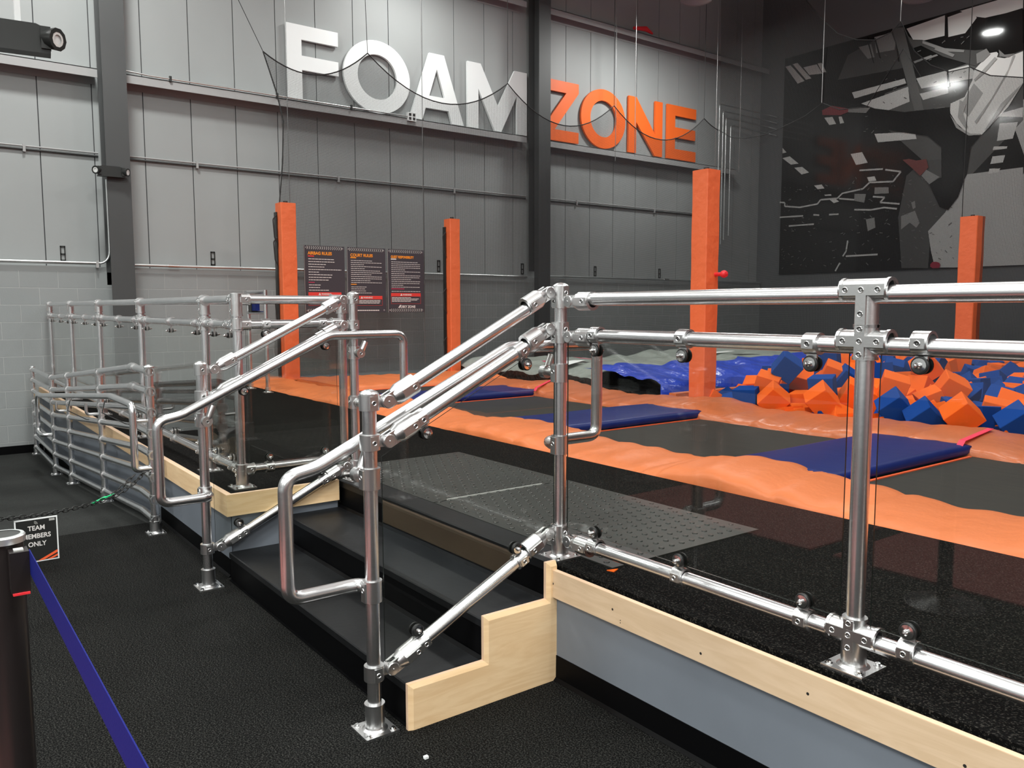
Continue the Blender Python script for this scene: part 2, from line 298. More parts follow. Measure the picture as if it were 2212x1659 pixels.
# ---------------------------------------------------------------- room shell
ZP = 0.4585; XW = -11.8; YM = 15.85
b = MB().box((-5.84, -8, -0.3), (9, 1.33, 0), 'floor'); b.box((-5.84, 1.33, -0.3), (9, 16, 0), 'floor'); struct(b.build('floor'))
b = MB(); b.prism([(-11.7, -0.6), (-11.7, -0.345), (-9.95, -0.345), (-5.84, -0.0025), (-5.84, -0.6)], 'y', -8, 1.33, 'ramp'); struct(b.build('ramp'))
b = MB()
b.box((XW - 0.15, -8, -0.6), (XW - 0.012, YM, 9.2), 'dull')
y = 1.49 - 0.612 * 16
while y < YM:
    b.box((XW - 0.012, y + 0.006, 1.95), (XW, min(y + 0.606, YM), 9.2), 'panel'); y += 0.612
struct(b.build('wall_back'))
b = MB().box((XW - 0.01, -8, -0.6), (-11.69, 2.08, 1.915), 'block').box((XW - 0.01, 2.08, -0.6), (-11.69, 15.9, 1.915), 'block').box((XW - 0.01, -8, 1.915), (-11.7, YM, 1.985), 'panel')
struct(b.build('wall_block_course'))
struct(MB().box((-11.69, -8, -0.36), (-11.675, 1.33, -0.245), 'cove').build('baseboard_back'))
struct(MB().box((-12, YM, -0.4), (9, YM + 0.15, 9.2), 'wallgrey').build('wall_right'))
b = MB().box((-12, -8.15, -0.6), (9, -8, 9.2), 'lightwall'); struct(b.build('wall_left'))
b = MB().box((9, -8.15, -0.3), (9.15, 16, 1.2), 'redwall').box((9, -8.15, 1.2), (9.15, 16, 9.2), 'lightwall'); struct(b.build('wall_front'))
struct(MB().box((-12, -8.15, 9.2), (9.15, 16, 9.35), 'ceil').build('ceiling'))
for x, y, z, p in FILLS:
    ld = bpy.data.lights.new('fill_light', 'AREA'); ld.shape = 'RECTANGLE'; ld.size = 1.2; ld.size_y = 1.2; ld.energy = p; ld.color = (0.98, 1.0, 0.965)
    lo = bpy.data.objects.new('fill_light', ld); lo.location = (x, y, z - 0.012); COL.objects.link(lo)
    t = thing('added_fill_panel', 'added square fill panel out of view, brightening the front faces', 'lamp', (x, y, z), 'added fill panels')
    MB().box((x - .62, y - .62, z), (x + .62, y + .62, z + .06), 'white').build('tray', t)
    for i in (-1, 1): MB().tube((x + i * .4, y, z + .06), (x + i * .4, y, 9.2), 0.004, 'cable', 6).build('hanger', t)
for x, y, z, p in LAMPS:
    lamp_light(x, y, z, p)
    t = thing('high_bay_lamp', 'high bay lamp hanging out of frame below the ceiling', 'lamp', (x, y, z), 'high bay lamps')
    MB().prof((x, y, z), (0, 0, 1), [(0, 0.27), (0.02, 0.27), (0.16, 0.14), (0.3, 0.1), (0.3, 0.0)], 'girt').build('housing', t)
    MB().tube((x, y, z + 0.3), (x, y, 9.2), 0.006, 'cable').build('hanger', t)

# girts, columns, conduits on the back wall
def girt(y0, y1, z, label):
    b = MB(); b.box((XW, y0, z + 0.1), (-11.585, y1, z + 0.11), 'girt').box((-11.595, y0, z), (-11.585, y1, z + 0.11), 'girt').box((XW, y0, z - 0.04), (XW + 0.008, y1, z + 0.1), 'girt')
    tag(b.build('wall_girt'), label, 'steel beam', 'horizontal steel girts on the panel wall')
girt(-8, 2.14, 4.345, 'lit grey steel girt left of the dark column beside the small emergency light')
girt(2.46, 8.98, 4.335, 'grey steel girt under the white FOAM letters')
girt(9.42, 14.75, 4.325, 'grey steel girt under the orange ZONE letters')
girt(9.42, 15.84, 6.63, 'upper grey girt high above the orange ZONE letters')
girt(2.46, 8.98, 6.63, 'upper grey girt at the top edge above letter M')
def column(yc, wd, z0, label):
    t = thing('steel_column', label, 'column', (-11.5, yc, z0))
    MB().box((-11.415, yc - wd / 2, z0), (-11.4, yc + wd / 2, 9.2), 'column').build('front_flange', t)
    MB().box((-11.69, yc - 0.006, z0), (-11.415, yc + 0.006, 9.2), 'column').build('web', t)
    MB().box((-11.7, yc - wd / 2, z0 + 2.1 if z0 < 1 else z0), (-11.69, yc + wd / 2, 9.2), 'column').build('rear_flange', t)
column(2.3, 0.28, -0.345, 'dark grey steel column behind the ramp, carrying a small emergency light')
column(9.24, 0.26, 0.0, 'dark grey steel column between the words FOAM and ZONE')
def rod(name, pts, r, m, label, cat, group=None): return tag(MB().sweep(pts, r, m, 10).build(name), label, cat, group)
for y0, y1, lb in ((-8, 2.14, 'thin grey pipe on the wall left of the dark column'), (2.46, 9.1, 'thin grey pipe on the wall below the FOAM girt'), (9.4, 14.4, 'thin grey pipe on the wall below the ZONE girt')):
    t = thing('wall_pipe', lb, 'pipe', (XW, y0, 3.42)); 
    MB().tube((XW + 0.03, y0, 3.44), (XW + 0.03, y1, 3.44), 0.011, 'girt', 8).build('upper_pipe', t); MB().tube((XW + 0.025, y0, 3.405), (XW + 0.025, y1, 3.405), 0.012, 'column', 8).build('lower_pipe', t)
    y = y0 + 0.9
    while y < y1: MB().box((XW, y, 3.37), (XW + 0.045, y + 0.03, 3.46), 'girt').build('pipe_clip', t); y += 2.1
t = thing('conduit', 'bright galvanised conduit along the top of the blocks left of the dark column', 'conduit', (-11.66, -8, 2.02))
MB().sweep(fillet([(-11.66, -8, 2.02), (-11.66, 2.2, 2.02), (-11.66, 2.2, 3.1)], 0.18), 0.014, 'galv', 10).build('bent_pipe', t)
MB().tube((-11.655, -8, 2.035), (-11.655, 2.08, 2.03), 0.018, 'galv', 10).build('straight_pipe', t); MB().box((-11.69, 2.03, 1.97), (-11.63, 2.06, 2.06), 'galv').build('pipe_clip', t)
for y0, y1, lb in ((2.46, 9.03, 'bright galvanised conduit on top of the blocks passing behind the rule posters'), (9.4, 15.8, 'dull galvanised conduit on top of the blocks right of the middle column')):
    t = thing('conduit', lb, 'conduit', (-11.66, y0, 2.02))
    MB().tube((-11.65, y0, 2.02), (-11.65, y1, 2.0), 0.021, 'galv', 12).build('straight_pipe', t)
    for yy in (y0 + 0.45, (y0 + y1) / 2): MB().tube((-11.65, yy, 2.02), (-11.65, yy + 0.14, 2.018), 0.026, 'cast', 12).build('coupling', t)
BR = [(1.68, 'left of the dark column'), (3.55, 'right of the dark column'), (7.27, 'left of the middle orange post'), (9.04, 'just left of the middle column'), (10.82, 'right of the middle column'), (12.62, 'by the tall orange post')]
for yy, lb in BR:
    b = MB().box((XW, yy - 0.03, 2.05), (XW + 0.012, yy - 0.018, 2.24), 'black_plastic').box((XW, yy + 0.018, 2.05), (XW + 0.012, yy + 0.03, 2.24), 'black_plastic')
    for z in (2.05, 2.13, 2.225): b.box((XW, yy - 0.03, z), (XW + 0.012, yy + 0.03, z + 0.018), 'black_plastic')
    tag(b.build('wall_bracket'), 'small black slotted bracket on the wall above the conduit, ' + lb, 'bracket', 'slotted brackets above the conduit')
t = thing('outlet_conduit', 'thin silver conduit along the FOAM girt ending in a white outlet box', 'conduit', (-11.56, 2.48, 4.45))
MB().sweep([(-11.6, 2.47, 4.49), (-11.57, 2.75, 4.465), (-11.57, 6.6, 4.465)], 0.011, 'galv', 8).build('pipe', t)
MB().box((-11.6, 6.58, 4.4), (-11.55, 6.73, 4.53), 'white').build('outlet_box', t)
for yy in (6.62, 6.69):
    for zz in (4.435, 4.495): MB().box((-11.55, yy - 0.02, zz - 0.02), (-11.547, yy + 0.02, zz + 0.02), 'dark').build('socket', t)
for yy in (3.0, 4.45, 5.6): MB().box((-11.585, yy, 4.43), (-11.555, yy + 0.03, 4.5), 'black_plastic').build('pipe_clip', t)
for i, (yy, zz) in enumerate(((14.12, 5.73), (14.24, 5.6), (14.34, 5.47), (14.5, 5.33))):
    rod('sprinkler_pipe', fillet([(-11.55, yy, 2.7 + i * .1), (-11.55, yy, zz), (-11.55, yy + 0.55, zz), (-11.5, 15.78, zz - 0.02), (-11.3, 15.78, zz - 0.1)], 0.05, 3), 0.012, 'galv', ['uppermost', 'second', 'third', 'lowest'][i] + ' of four thin pipes bending round the wall corner by the mural', 'pipe', 'four thin pipes in the corner')
tag(MB().sweep([(-11.6, 11.6, 6.80), (-11.58, 11.9, 6.84), (-11.59, 12.1, 6.79)], [0.03, 0.05, 0.02], 'red', 8).build('red_cloth'), 'crumpled dark red cloth lying on the upper girt', 'cloth')

# emergency lights
def emergency(c, ax, label, stem, hb=.15):
    c = V(c); ax = V(ax).normalized(); n = V((ax.y, -ax.x, 0)); up_ = V((0, 0, 1))   # ax along the body, n to the viewer
    if n.x < 0: n = -n
    t = thing('emergency_light', label, 'emergency light', tuple(c))
    b = MB(); pr = [(-hb, -0.062), (-hb, 0.045), (-hb + .05, 0.066), (hb - .05, 0.066), (hb, 0.045), (hb, -0.062)]
    k = len(pr); mi = b.m('black_plastic')
    a0 = b.add([c + ax * p[0] + up_ * p[1] - n * 0.03 for p in pr]); a1 = b.add([c + ax * p[0] + up_ * p[1] + n * 0.032 for p in pr])
    b.face([a0 + i for i in range(k)], mi); b.face([a1 + i for i in range(k)][::-1], mi)
    for i in range(k): j = (i + 1) % k; b.face([a0 + i, a1 + i, a1 + j, a0 + j], mi)
    b.obox(c + ax * 0.0 - up_ * 0.058 + n * 0.005, ax * (hb + .005), n * 0.04, up_ * 0.01, 'black_plastic'); body = b.build('body', t)
    for sg in (-1, 1):
        h = c + ax * (hb + .015) * sg + n * 0.045 + up_ * 0.0; d = (n * 0.7 + ax * 0.75 * sg - up_ * 0.12).normalized()
        b = MB(); b.prof(h - d * 0.045, d, [(0, 0.0), (0, 0.028), (0.012, 0.042), (0.05, 0.048), (0.075, 0.052), (0.075, 0.034)], 'black_plastic', 10)
        b.obox(h - d * 0.01 - ax * sg * 0.02, ax * 0.02, n * 0.02, up_ * 0.05, 'black_plastic'); hd = b.build('lamp_head', t)
        l = MB().prof(h - d * 0.045, d, [(0.068, 0.0), (0.068, 0.035)], 'white', 16).prof(h - d * 0.045, d, [(0.074, 0.022), (0.074, 0.034)], 'lens', 16)
        lo = l.build('lens'); lo.parent = hd
    if stem: MB().obox(c - ax * 0.1 - up_ * 0.062 + n * 0.047, ax * 0.004, n * 0.004, up_ * 0.004, 'led').build('indicator', t)
    if stem: MB().box((c.x - 0.012, c.y - 0.012, c.z + 0.06), (c.x + 0.012, c.y + 0.012, 9.2), 'white').build('stem', t)
    return t
emergency((-4.49, 0.505, 2.705), (0.12, 1, 0), 'large black twin-head emergency light hanging from a white stem at top left', True, .122)
emergency((-11.36, 2.2, 3.16), (0, 1, 0), 'small black twin-head emergency light fixed to the dark steel column', False)

# letters
def letters():
    zb, zt = 4.493, 5.572; H = zt - zb
    def ell(cx, cy, rx, ry, n=56): return [(cx + rx * math.cos(2 * math.pi * i / n), cy + ry * math.sin(2 * math.pi * i / n)) for i in range(n)]
    def shape(ch, w):
        s = 0.205
        if ch == 'F': return [[(0, 0), (0, H), (w, H), (w, H - s), (s + .02, H - s), (s + .02, H * .6), (w, H * .6), (w, H * .6 - s), (s + .02, H * .6 - s), (s + .02, 0)]]
        if ch == 'E': return [[(0, 0), (0, H), (w, H), (w, H - s), (s + .03, H - s), (s + .03, H * .5 + s / 2), (w - .02, H * .5 + s / 2), (w - .02, H * .5 - s / 2), (s + .03, H * .5 - s / 2), (s + .03, s), (w, s), (w, 0)]]
        if ch == 'O': return [ell(w / 2, H / 2, w / 2, H / 2 + .01), ell(w / 2, H / 2, w / 2 - .235, H / 2 - .2)]
        if ch == 'A': return [[(0, 0), (w / 2 - .14, H), (w / 2 + .14, H), (w, 0), (w - .235, 0), (w - .3, .2), (.3, .2), (.235, 0)], [(.37, .4), (w - .37, .4), (w / 2, H - .24)]]
        if ch == 'M': return [[(0, 0), (0, H), (.27, H), (w / 2, .42), (w - .27, H), (w, H), (w, 0), (w - .22, 0), (w - .22, .66), (w / 2 + .07, 0), (w / 2 - .07, 0), (.22, .66), (.22, 0)]]
        if ch == 'N': return [[(0, 0), (0, H), (.21, H), (w - .21, .42), (w - .21, H), (w, H), (w, 0), (w - .21, 0), (.21, .6), (.21, 0)]]
        if ch == 'Z': return [[(0, 0), (0, .17), (w - .3, H - .2), (.02, H - .2), (.02, H), (w, H), (w, H - .17), (.3, .2), (w, .2), (w, 0)]]
    L = [('F', 4.61, 5.40, 'white', 'of the word FOAM'), ('O', 5.48, 6.61, 'white', 'of the word FOAM, between F and A'), ('A', 6.60, 7.62, 'white', 'of the word FOAM'), ('M', 7.70, 8.94, 'white', 'of the word FOAM'),
         ('Z', 9.28, 10.14, 'orange', 'of the word ZONE, partly behind the column'), ('O', 10.20, 11.33, 'orange', 'of the word ZONE, between Z and N'), ('N', 11.42, 12.36, 'orange', 'of the word ZONE'), ('E', 12.5, 13.36, 'orange', 'of the word ZONE')]
    for ch, y0, y1, c, lb in L:
        y0 *= 1.0177; y1 *= 1.0177
        vs, fs = outline_mesh(shape(ch, y1 - y0), 0.022); b = MB(); mi = b.m('white_letter' if c == 'white' else 'orange_letter'); me = b.m('white')
        n = b.add([(-11.755 + z, y0 + x, zb + yy) for x, yy, z in vs])
        for f in fs: b.face([n + i for i in f], mi)
        for k in (0.25, 0.75): b.box((XW, y0 + .08 if ch != 'O' else (y0 + y1) / 2, zb + H * k - .01), (-11.76, (y0 + .1) if ch != 'O' else (y0 + y1) / 2 + .02, zb + H * k + .01), 'white') if ch in 'FENM' else None
        if ch in 'OAZ': b.box((XW, (y0 + y1) / 2 - .01, zb + .08), (-11.76, (y0 + y1) / 2 + .01, zb + .1), 'white') if ch != 'A' else b.box((XW, (y0 + y1) / 2 - .01, zb + .3), (-11.76, (y0 + y1) / 2 + .01, zb + .32), 'white')
        tag(b.build('sign_letter'), 'large %s letter %s %s on the wall' % (c, ch, lb), 'sign letter', 'FOAM ZONE wall letters')
letters()
# ---------------------------------------------------------------- platform, stairs, ramp side boards
t = thing('platform', 'raised black rubber platform edged with a maple board, carrying the glass railings', 'platform', (-4, 2, 0))
b = MB().box((-11.38, 1.36, -0.345), (-4.33, 3.52, ZP), 'deck').box((-11.69, 1.36, -0.345), (-11.38, 2.14, ZP), 'deck').box((-11.69, 2.46, -0.345), (-11.38, 3.52, ZP), 'deck').box((-4.33, 1.99, 0), (8.9, 3.52, ZP), 'deck'); b.build('deck', t)
b = MB().box((-11.69, 1.35, -0.4), (-4.32, 1.36, 0.36), 'fascia').box((-4.33, 1.35, 0), (-4.318, 1.96, 0.36), 'fascia'); b.build('side_board', t)
MB().box((-2.375, 1.978, 0), (6, 1.99, 0.36), 'fascia').build('side_board', t)
b = MB().box((-11.69, 1.318, 0.352), (-4.293, 1.35, 0.468), 'ply').box((-4.32, 1.35, 0.352), (-4.293, 1.96, 0.468), 'ply')
b.box((-11.69, 1.3185, 0.468), (-4.2935, 1.35, 0.4695), 'wood_edge').box((-4.32, 1.35, 0.468), (-4.2935, 1.96, 0.4695), 'wood_edge')
tag(b.build('edge_board', t), 'birch plywood edge board round the corner', None)
b = MB().box((-2.395, 1.958, 0.337), (6, 1.978, 0.4435), 'wood').box((-2.395, 1.9585, 0.4435), (6, 1.978, 0.445), 'wood_edge')
tag(b.build('edge_board', t), 'pale maple edge board with screw holes', None)
b = MB()
for x, z in ((-2.36, 0.392), (-2.03, 0.39), (-1.99, 0.362), (-1.99, 0.353), (-1.63, 0.368), (-1.25, 0.385), (-0.83, 0.372), (-0.4, 0.39)): b.tube((x, 1.9575, z), (x, 1.96, z), 0.0045 if z > .367 else 0.002, 'dark', 8)
b.build('screw_holes', t)
cove = lambda y, z0: [(y, z0), (y, z0 + 0.1), (y - 0.003, z0 + 0.1), (y - 0.004, z0 + 0.012), (y - 0.016, z0 + 0.001), (y - 0.016, z0)]
b = MB().prism(cove(1.978, 0), 'x', -2.378, 6, 'cove').prism(cove(1.35, 0), 'x', -5.84, -4.36, 'cove').prism(cove(1.35, -0.345), 'x', -11.69, -5.84, 'cove'); b.build('cove_base', t)
# studded entry plates
b = MB(); PX = [(-4.66, -3.515), (-3.505, -2.2)]
for x0, x1 in PX: b.box((x0, 2.12, ZP), (x1, 3.02, ZP + 0.006), 'plate')
mi = b.m('plate'); sx = 0.062
i = 0; x = -4.62
while x < -2.22:
    y = 2.15 + (0.031 if i % 2 else 0)
    while y < 3.0:
        b.prof((x, y, ZP + 0.005), (0, 0, 1), [(0, 0.013), (0.004, 0.0115), (0.006, 0.008), (0.006, 0.0)], 'stud', 8); y += 0.062
    x += 0.062; i += 1
tag(b.build('studded_mat'), 'dark studded rubber mat on the platform at the top of the stairs', 'mat')
tag(MB().box((-3.514, 2.2, ZP + .006), (-3.506, 2.83, ZP + .0125), 'p_grey').build('pale_strip'), 'pale thin strip on the studded mat', 'strip')  # pale line raised over the gap between the two plates
tag(MB().prism([(-2.2, 2.09), (-2.17, 2.1), (-2.185, 2.135)], 'z', ZP + .0005, ZP + .004, 'foam_o').build('foam_scrap'), 'tiny orange foam scrap beside the corner of the studded mat', 'scrap')
# stairs
t = thing('staircase', 'three-step black rubber staircase with a birch side panel', 'stairs', (-3.35, 1.33, 0))
H1, T1 = 0.153, 0.33
for k, (y0, y1, z) in enumerate(((1.335, 1.99, 0.153), (1.66, 1.99, 0.306))):
    b = MB().box((-4.317, y0, 0 if k == 0 else 0.153), (-2.385, y1 if k else 1.99, z - 0.006), 'cove'); b.build('riser', t)
    b = MB(); b.prism([(y0 - 0.006, z - 0.03), (y0 - 0.006, z - 0.004), (y0 - 0.002, z), (1.99 if k else 1.66, z), (1.99 if k else 1.66, z - 0.006), (y0, z - 0.006), (y0, z - 0.03)], 'x', -4.317, -2.383, 'tread'); b.build('tread', t)
b = MB().box((-4.33, 1.982, 0.306), (-2.385, 1.992, ZP - 0.002), 'cove'); b.build('riser', t)
b = MB().prism([(1.976, ZP - 0.035), (1.976, ZP - 0.001), (1.982, ZP + 0.004), (2.12, ZP + 0.004), (2.12, ZP - 0.002), (1.982, ZP - 0.002), (1.982, ZP - 0.035)], 'x', -4.33, -2.385, 'tread'); b.build('nosing', t)
b = MB().box((-4.316, 1.324, 0.0), (-2.385, 1.334, 0.004), 'cove'); b.build('floor_seam', t)
for z, y in ((0.153, 1.655), (0.306, 1.978)): MB().prism([(y, z), (y, z + 0.012), (y - 0.012, z)], 'x', -4.316, -2.386, 'cove').build('corner_bead', t)
# stepped side panel, a face and a mitred rim
pl = [(1.318, 0), (1.978, 0), (1.978, 0.478), (1.93, 0.478), (1.93, 0.338), (1.636, 0.326), (1.636, 0.17), (1.318, 0.162)]
pl = [(1.318, 0), (1.978, 0), (1.978, 0.478), (1.93, 0.478), (1.93, 0.333), (1.636, 0.333), (1.636, 0.166), (1.318, 0.166)]
b = MB().prism(pl, 'x', -2.383, -2.369, 'ply', 'wood_edge'); b.build('side_panel', t)
rim = lambda q: None
b = MB()
inn = [(1.336, 0), (1.978, 0), (1.978, 0.46), (1.948, 0.46), (1.948, 0.315), (1.654, 0.315), (1.654, 0.148), (1.336, 0.148)]
mi = b.m('ply'); n0 = b.add([(-2.369, y, z) for y, z in pl]); n1 = b.add([(-2.361, y, z) for y, z in inn]); k = len(pl)
for i in range(k): j = (i + 1) % k; b.face([n0 + i, n0 + j, n1 + j, n1 + i], mi)
b.face([n1 + i for i in range(k)], mi); tag(b.build('side_panel_face', t), 'birch face with bevelled edge', None)

# ---------------------------------------------------------------- pipe fittings
R = 0.0242; UP = V((0, 0, 1)); XX = V((1, 0, 0)); YY = V((0, 1, 0))
def hole(b, c, d): b.prof(V(c) - V(d) * .001, d, [(0, 0.0), (0.0015, 0.0055)], 'dark', 8); b.prof(c, d, [(0, 0.0055), (0.002, 0.0075), (0.0, 0.009)], 'cast', 8)
def arm(b, c, d, L, boss=None, r=0.0305, r2=0.0335):
    c, d = V(c), V(d).normalized()
    b.prof(c, d, [(0, r), (L - .009, r), (L - .009, r2), (L, r2), (L, R)], 'cast')
    if boss is not None:
        bs = V(boss).normalized(); sd = d.cross(bs); x0 = .0145 if r < .032 else .002; m = c + d * (x0 + L * .93) * .5
        b.obox(m + bs * (r - .003), d * (L * .93 - x0) * .5, sd * .0145, bs * .0065, 'cast'); hole(b, m + bs * (r + .0036) + d * L * .1, bs)
def fit(par, c, arms, boss=(0, -1, 0), name='pipe_fitting'):
    b = MB(); 
    for a in arms:
        d, L = V(a[0]), a[1]; bs = V(boss)
        if abs(d.normalized().dot(bs)) > .9: bs = XX if len(a) < 3 else V(a[2])
        arm(b, c, d, L, bs)
    bs = V(boss); b.obox(V(c) + bs * .028, bs.cross(UP) * .0145, UP * .0145, bs * .0062, 'cast'); hole(b, V(c) + bs * .0343, bs)
    return b.build(name, par)
def collar(par, c, L=0.05, axis=UP, boss=(0, -1, 0), r=0.0315, name='pipe_fitting'):
    c = V(c); ax = V(axis).normalized(); b = MB(); b.prof(c - ax * L / 2, ax, [(0, R), (0, r), (L, r), (L, R)], 'cast')
    bs = V(boss); b.obox(c + bs * (r - .003), ax * L * .45, ax.cross(bs) * .015, bs * .0065, 'cast'); hole(b, c + bs * (r + .0036), bs); return b.build(name, par)
def swivel(par, pc, d, rd, boss=(0, -1, 0)):
    pc, d, rd = V(pc), V(d), V(rd).normalized(); sd = d.cross(UP).normalized()
    b = MB(); b.prof(pc - UP * .026, UP, [(0, R), (0, .0345), (.052, .0345), (.052, R)], 'cast')
    bs = V(boss) if abs(V(boss).dot(d)) < .9 else XX
    b.obox(pc + bs * .03, UP * .022, d * .014, bs * .006, 'cast'); hole(b, pc + bs * .0366, bs)
    b.obox(pc + d * .045, d * .022, sd * .007, UP * .019, 'cast')
    pv = pc + d * .065
    for s_ in (-1, 1): b.prof(pv + sd * .008 * s_, sd * s_, [(0, .0235), (.012, .0235), (.014, .021), (.014, .004), (.016, 0)], 'cast')
    n = rd.cross(sd).normalized()
    for s_ in (-1, 1): b.obox(pv + rd * .03 + sd * .0145 * s_, rd * .035, sd * .005, n * .0235, 'cast')
    b.prof(pv + rd * .026, rd, [(0, .012), (0, .026), (.026, .036), (.095, .036), (.095, R)], 'cast', 12)
    bb = V(boss); bb = (bb - rd * bb.dot(rd)); bb = bb.normalized() if bb.length > .2 else sd
    b.obox(pv + rd * .086 + bb * .034, rd * .033, rd.cross(bb) * .013, bb * .006, 'cast'); hole(b, pv + rd * .1 + bb * .0403, bb)
    b.build('swivel_fitting', par); return pv
def base(par, x, y, z, s=0.062, hh=0.085):
    b = MB(); b.box((x - s, y - s, z), (x + s, y + s, z + 0.008), 'cast'); b.prof((x, y, z + .008), UP, [(0, .045), (.006, .036), (.012, .034), (hh, .033), (hh, .0355), (hh + .006, .0355), (hh + .006, R)], 'cast', 24)
    o = b.build('base_flange', par)
    for i in (-1, 1):
        for j in (-1, 1):
            q = MB().prof((x + i * (s - .016), y + j * (s - .016), z + .008), UP, [(0, .012), (.002, .012), (.002, .0075), (.009, .0075), (.009, 0)], 'steel_pol', 6).build('bolt'); q.parent = o
def cap(par, x, y, z): MB().prof((x, y, z), UP, [(0, .033), (.006, .033), (.012, .028), (.018, .016), (.021, 0)], 'cast').build('post_cap', par)
def post(par, x, y, z0, z1): return MB().tube((x, y, z0), (x, y, z1), R, 'alu', 24).build('post', par)
def rail(par, a, c, name): return MB().tube(a, c, R, 'alu', 24).build(name, par)
def clamp(par, c, axis, off, view, small=None):   # ring on the rail, tab to off, rubber and nut towards view
    c = V(c); ax = V(axis).normalized(); off = V(off); v = V(view).normalized(); b = MB()
    b.prof(c - ax * .022, ax, [(0, R), (0, .0315), (.044, .0315), (.044, R)], 'cast'); e = c + off * 1.0; on = off.normalized(); sd = on.cross(v).normalized()
    b.obox(c + v * .029, ax * .018, ax.cross(v) * .013, v * .006, 'cast'); hole(b, c + v * .0356, v)
    b.obox(c + off * .62 + v * 0.007, on * off.length * .38, sd * .0165, v * .003, 'cast'); b.prof(e + v * .004, v, [(0, .0165), (.006, .0165), (.006, 0)], 'cast', 16)
    o = b.build('glass_clamp', par)
    k = small or 1
    for sg in (1, -1):
        q = e + v * (.0105 if sg > 0 else -.004); vv = v * sg
        r = MB().prof(q, vv, [(0, 0), (0, .0235 * k), (.006, .0235 * k), (.008, .021 * k), (.008, 0)], 'rubber_black', 20).build('rubber_washer'); r.parent = o
        r = MB().prof(q + vv * .007, vv, [(0, .0185 * k), (.003, .0185 * k), (.004, .008), (.012, .008), (.015, .006), (.020, .004), (.021, 0)], 'steel_pol', 16).build('dome_nut'); r.parent = o
def glass_poly(par, plane, val, poly, th=.006):
    b = MB(); b.prism(poly, plane, val - th / 2, val + th / 2, 'glass', 'glass_edge'); return b.build('glass_panel', par)
def loop(par, xw, sgn, yb, zb1, yt, zt, ):   # bent hand rail beside a stair: sgn = side (+1 / -1) of the post
    xl = xw + sgn * .085; r = .0235
    z1, z2 = .497, .893
    pts = [(xw, yb, z1), (xl, yb, z1), (xl, .965, z1), (xl, .965, .905), (xl, 1.075, .925), (xl, 1.875, 1.303), (xl, 2.335, 1.303), (xl, 2.335, .915), (xl, yt, .915), (xw, yt, .915)]
    b = MB().sweep(fillet(pts, [.04, .05, .055, .2, .16, .055, .05, .04], 8), .0235, 'alu', 22); o = tag(b.build('hand_rail', par), 'bent tube hand rail with looped ends', None)
    for q, d in (((xl, .965, z1), None), ((xl, .965, .905), None)):
        pass
    for y, z in ((yb, z1), (yt, .915)):
        b = MB(); arm(b, (xw, y, z - .037), UP, .074, (0, -1, 0), .0325, .0335); b.prof((xw + sgn * .03, y, z), (sgn, 0, 0), [(0, .026), (.024, .026), (.024, .0215)], 'cast', 16); b.build('rail_bracket', par)
    for y, z, zr in ((yb, .885, .985), (yt, 1.2, 1.285)):
        b = MB(); arm(b, (xw, y, z - .036), UP, .072, (0, -1, 0), .0325, .0335)
        b.sweep(fillet([(xw + sgn * .02, y, z), (xl, y + .01, z), (xl, y + .035, zr - .03 if zr > 1.1 else zr - .035)], .03), [.021] * 9, 'cast', 12) if False else b.sweep(fillet([(xw + sgn * .02, y, z), (xl, y, z), (xl, y + .03, zr - .02)], .03, 6), .017, 'cast', 14)
        b.prof((xl - .014, y - .004, z), (1, 0, 0), [(0, 0), (0, .026), (.028, .026), (.028, 0)], 'cast', 16); hole(b, (xl + .0145, y - .004, z), (1, 0, 0)); b.build('rail_bracket', par)

ZT, ZM, ZL = ZP + 1.043, ZP + 0.9068, ZP + 0.1008
# stair railings (two)
def stair_rail(xp, sgn, label, xg, gv, top_off):
    yC, yD = 1.23 if sgn < 0 else 1.205, 2.06
    t = thing('stair_railing', label, 'railing', (xp, yC, 0))
    post(t, xp, yC, .02, 1.168); base(t, xp, yC, 0); cap(t, xp, yC, 1.166)
    if sgn > 0: post(t, xp, yD, ZP + .01, 1.53); base(t, xp, yD, ZP); cap(t, xp, yD, 1.528)
    rd = V((0, .705, .337)).normalized(); nr = V((0, -rd.z, rd.y)); bs = (1, 0, 0)
    for z0, z1 in ((1.142, 1.50 if sgn < 0 else 1.503), (1.008, 1.36), (.208, .552)):
        rdd = V((0, yD - yC - .13, z1 - z0)).normalized()
        a = swivel(t, (xp, yC, z0), YY, rdd, bs); c = swivel(t, (xp, yD, z1 + (.013 if sgn < 0 else 0)), -YY, -rdd, bs)
        a = V((xp, yC + .065, z0)); c = V((xp, yD - .065, z1)); rail(t, a + rdd * .07, c - rdd * .07, 'sloped_rail')
    loop(t, xp, sgn, yC, 0, yD, 0)
    v = V((1, 0, 0)); 
    for (ya, off) in ((yC + .19, -1), (yD - .2, -1)):
        k = (ya - yC - .065) / (yD - yC - .13); z = 1.008 + k * .352; clamp(t, (xp, ya, z), rd, -nr * .056, v)
    for (ya, off) in ((yC + .19, 1), (yD - .2, 1)):
        k = (ya - yC - .065) / (yD - yC - .13); z = .208 + k * .344; clamp(t, (xp, ya, z), rd, nr * .056, v)
    s = .49
    glass_poly(t, 'x', xp + .001, [(yC + .042, .235), (yC + .042, .955), (yC + .1, .985), (yD - .03, 1.335), (yD - .03, .6), (yC + .07, .235)])
    return t
SR = stair_rail(-2.445, -1, 'aluminium stair railing with glass at the near side of the steps', 0, 0, 0)
stair_rail(-4.273, 1, 'aluminium stair railing at the far side of the steps, beside the plywood edge', 0, 0, 0)
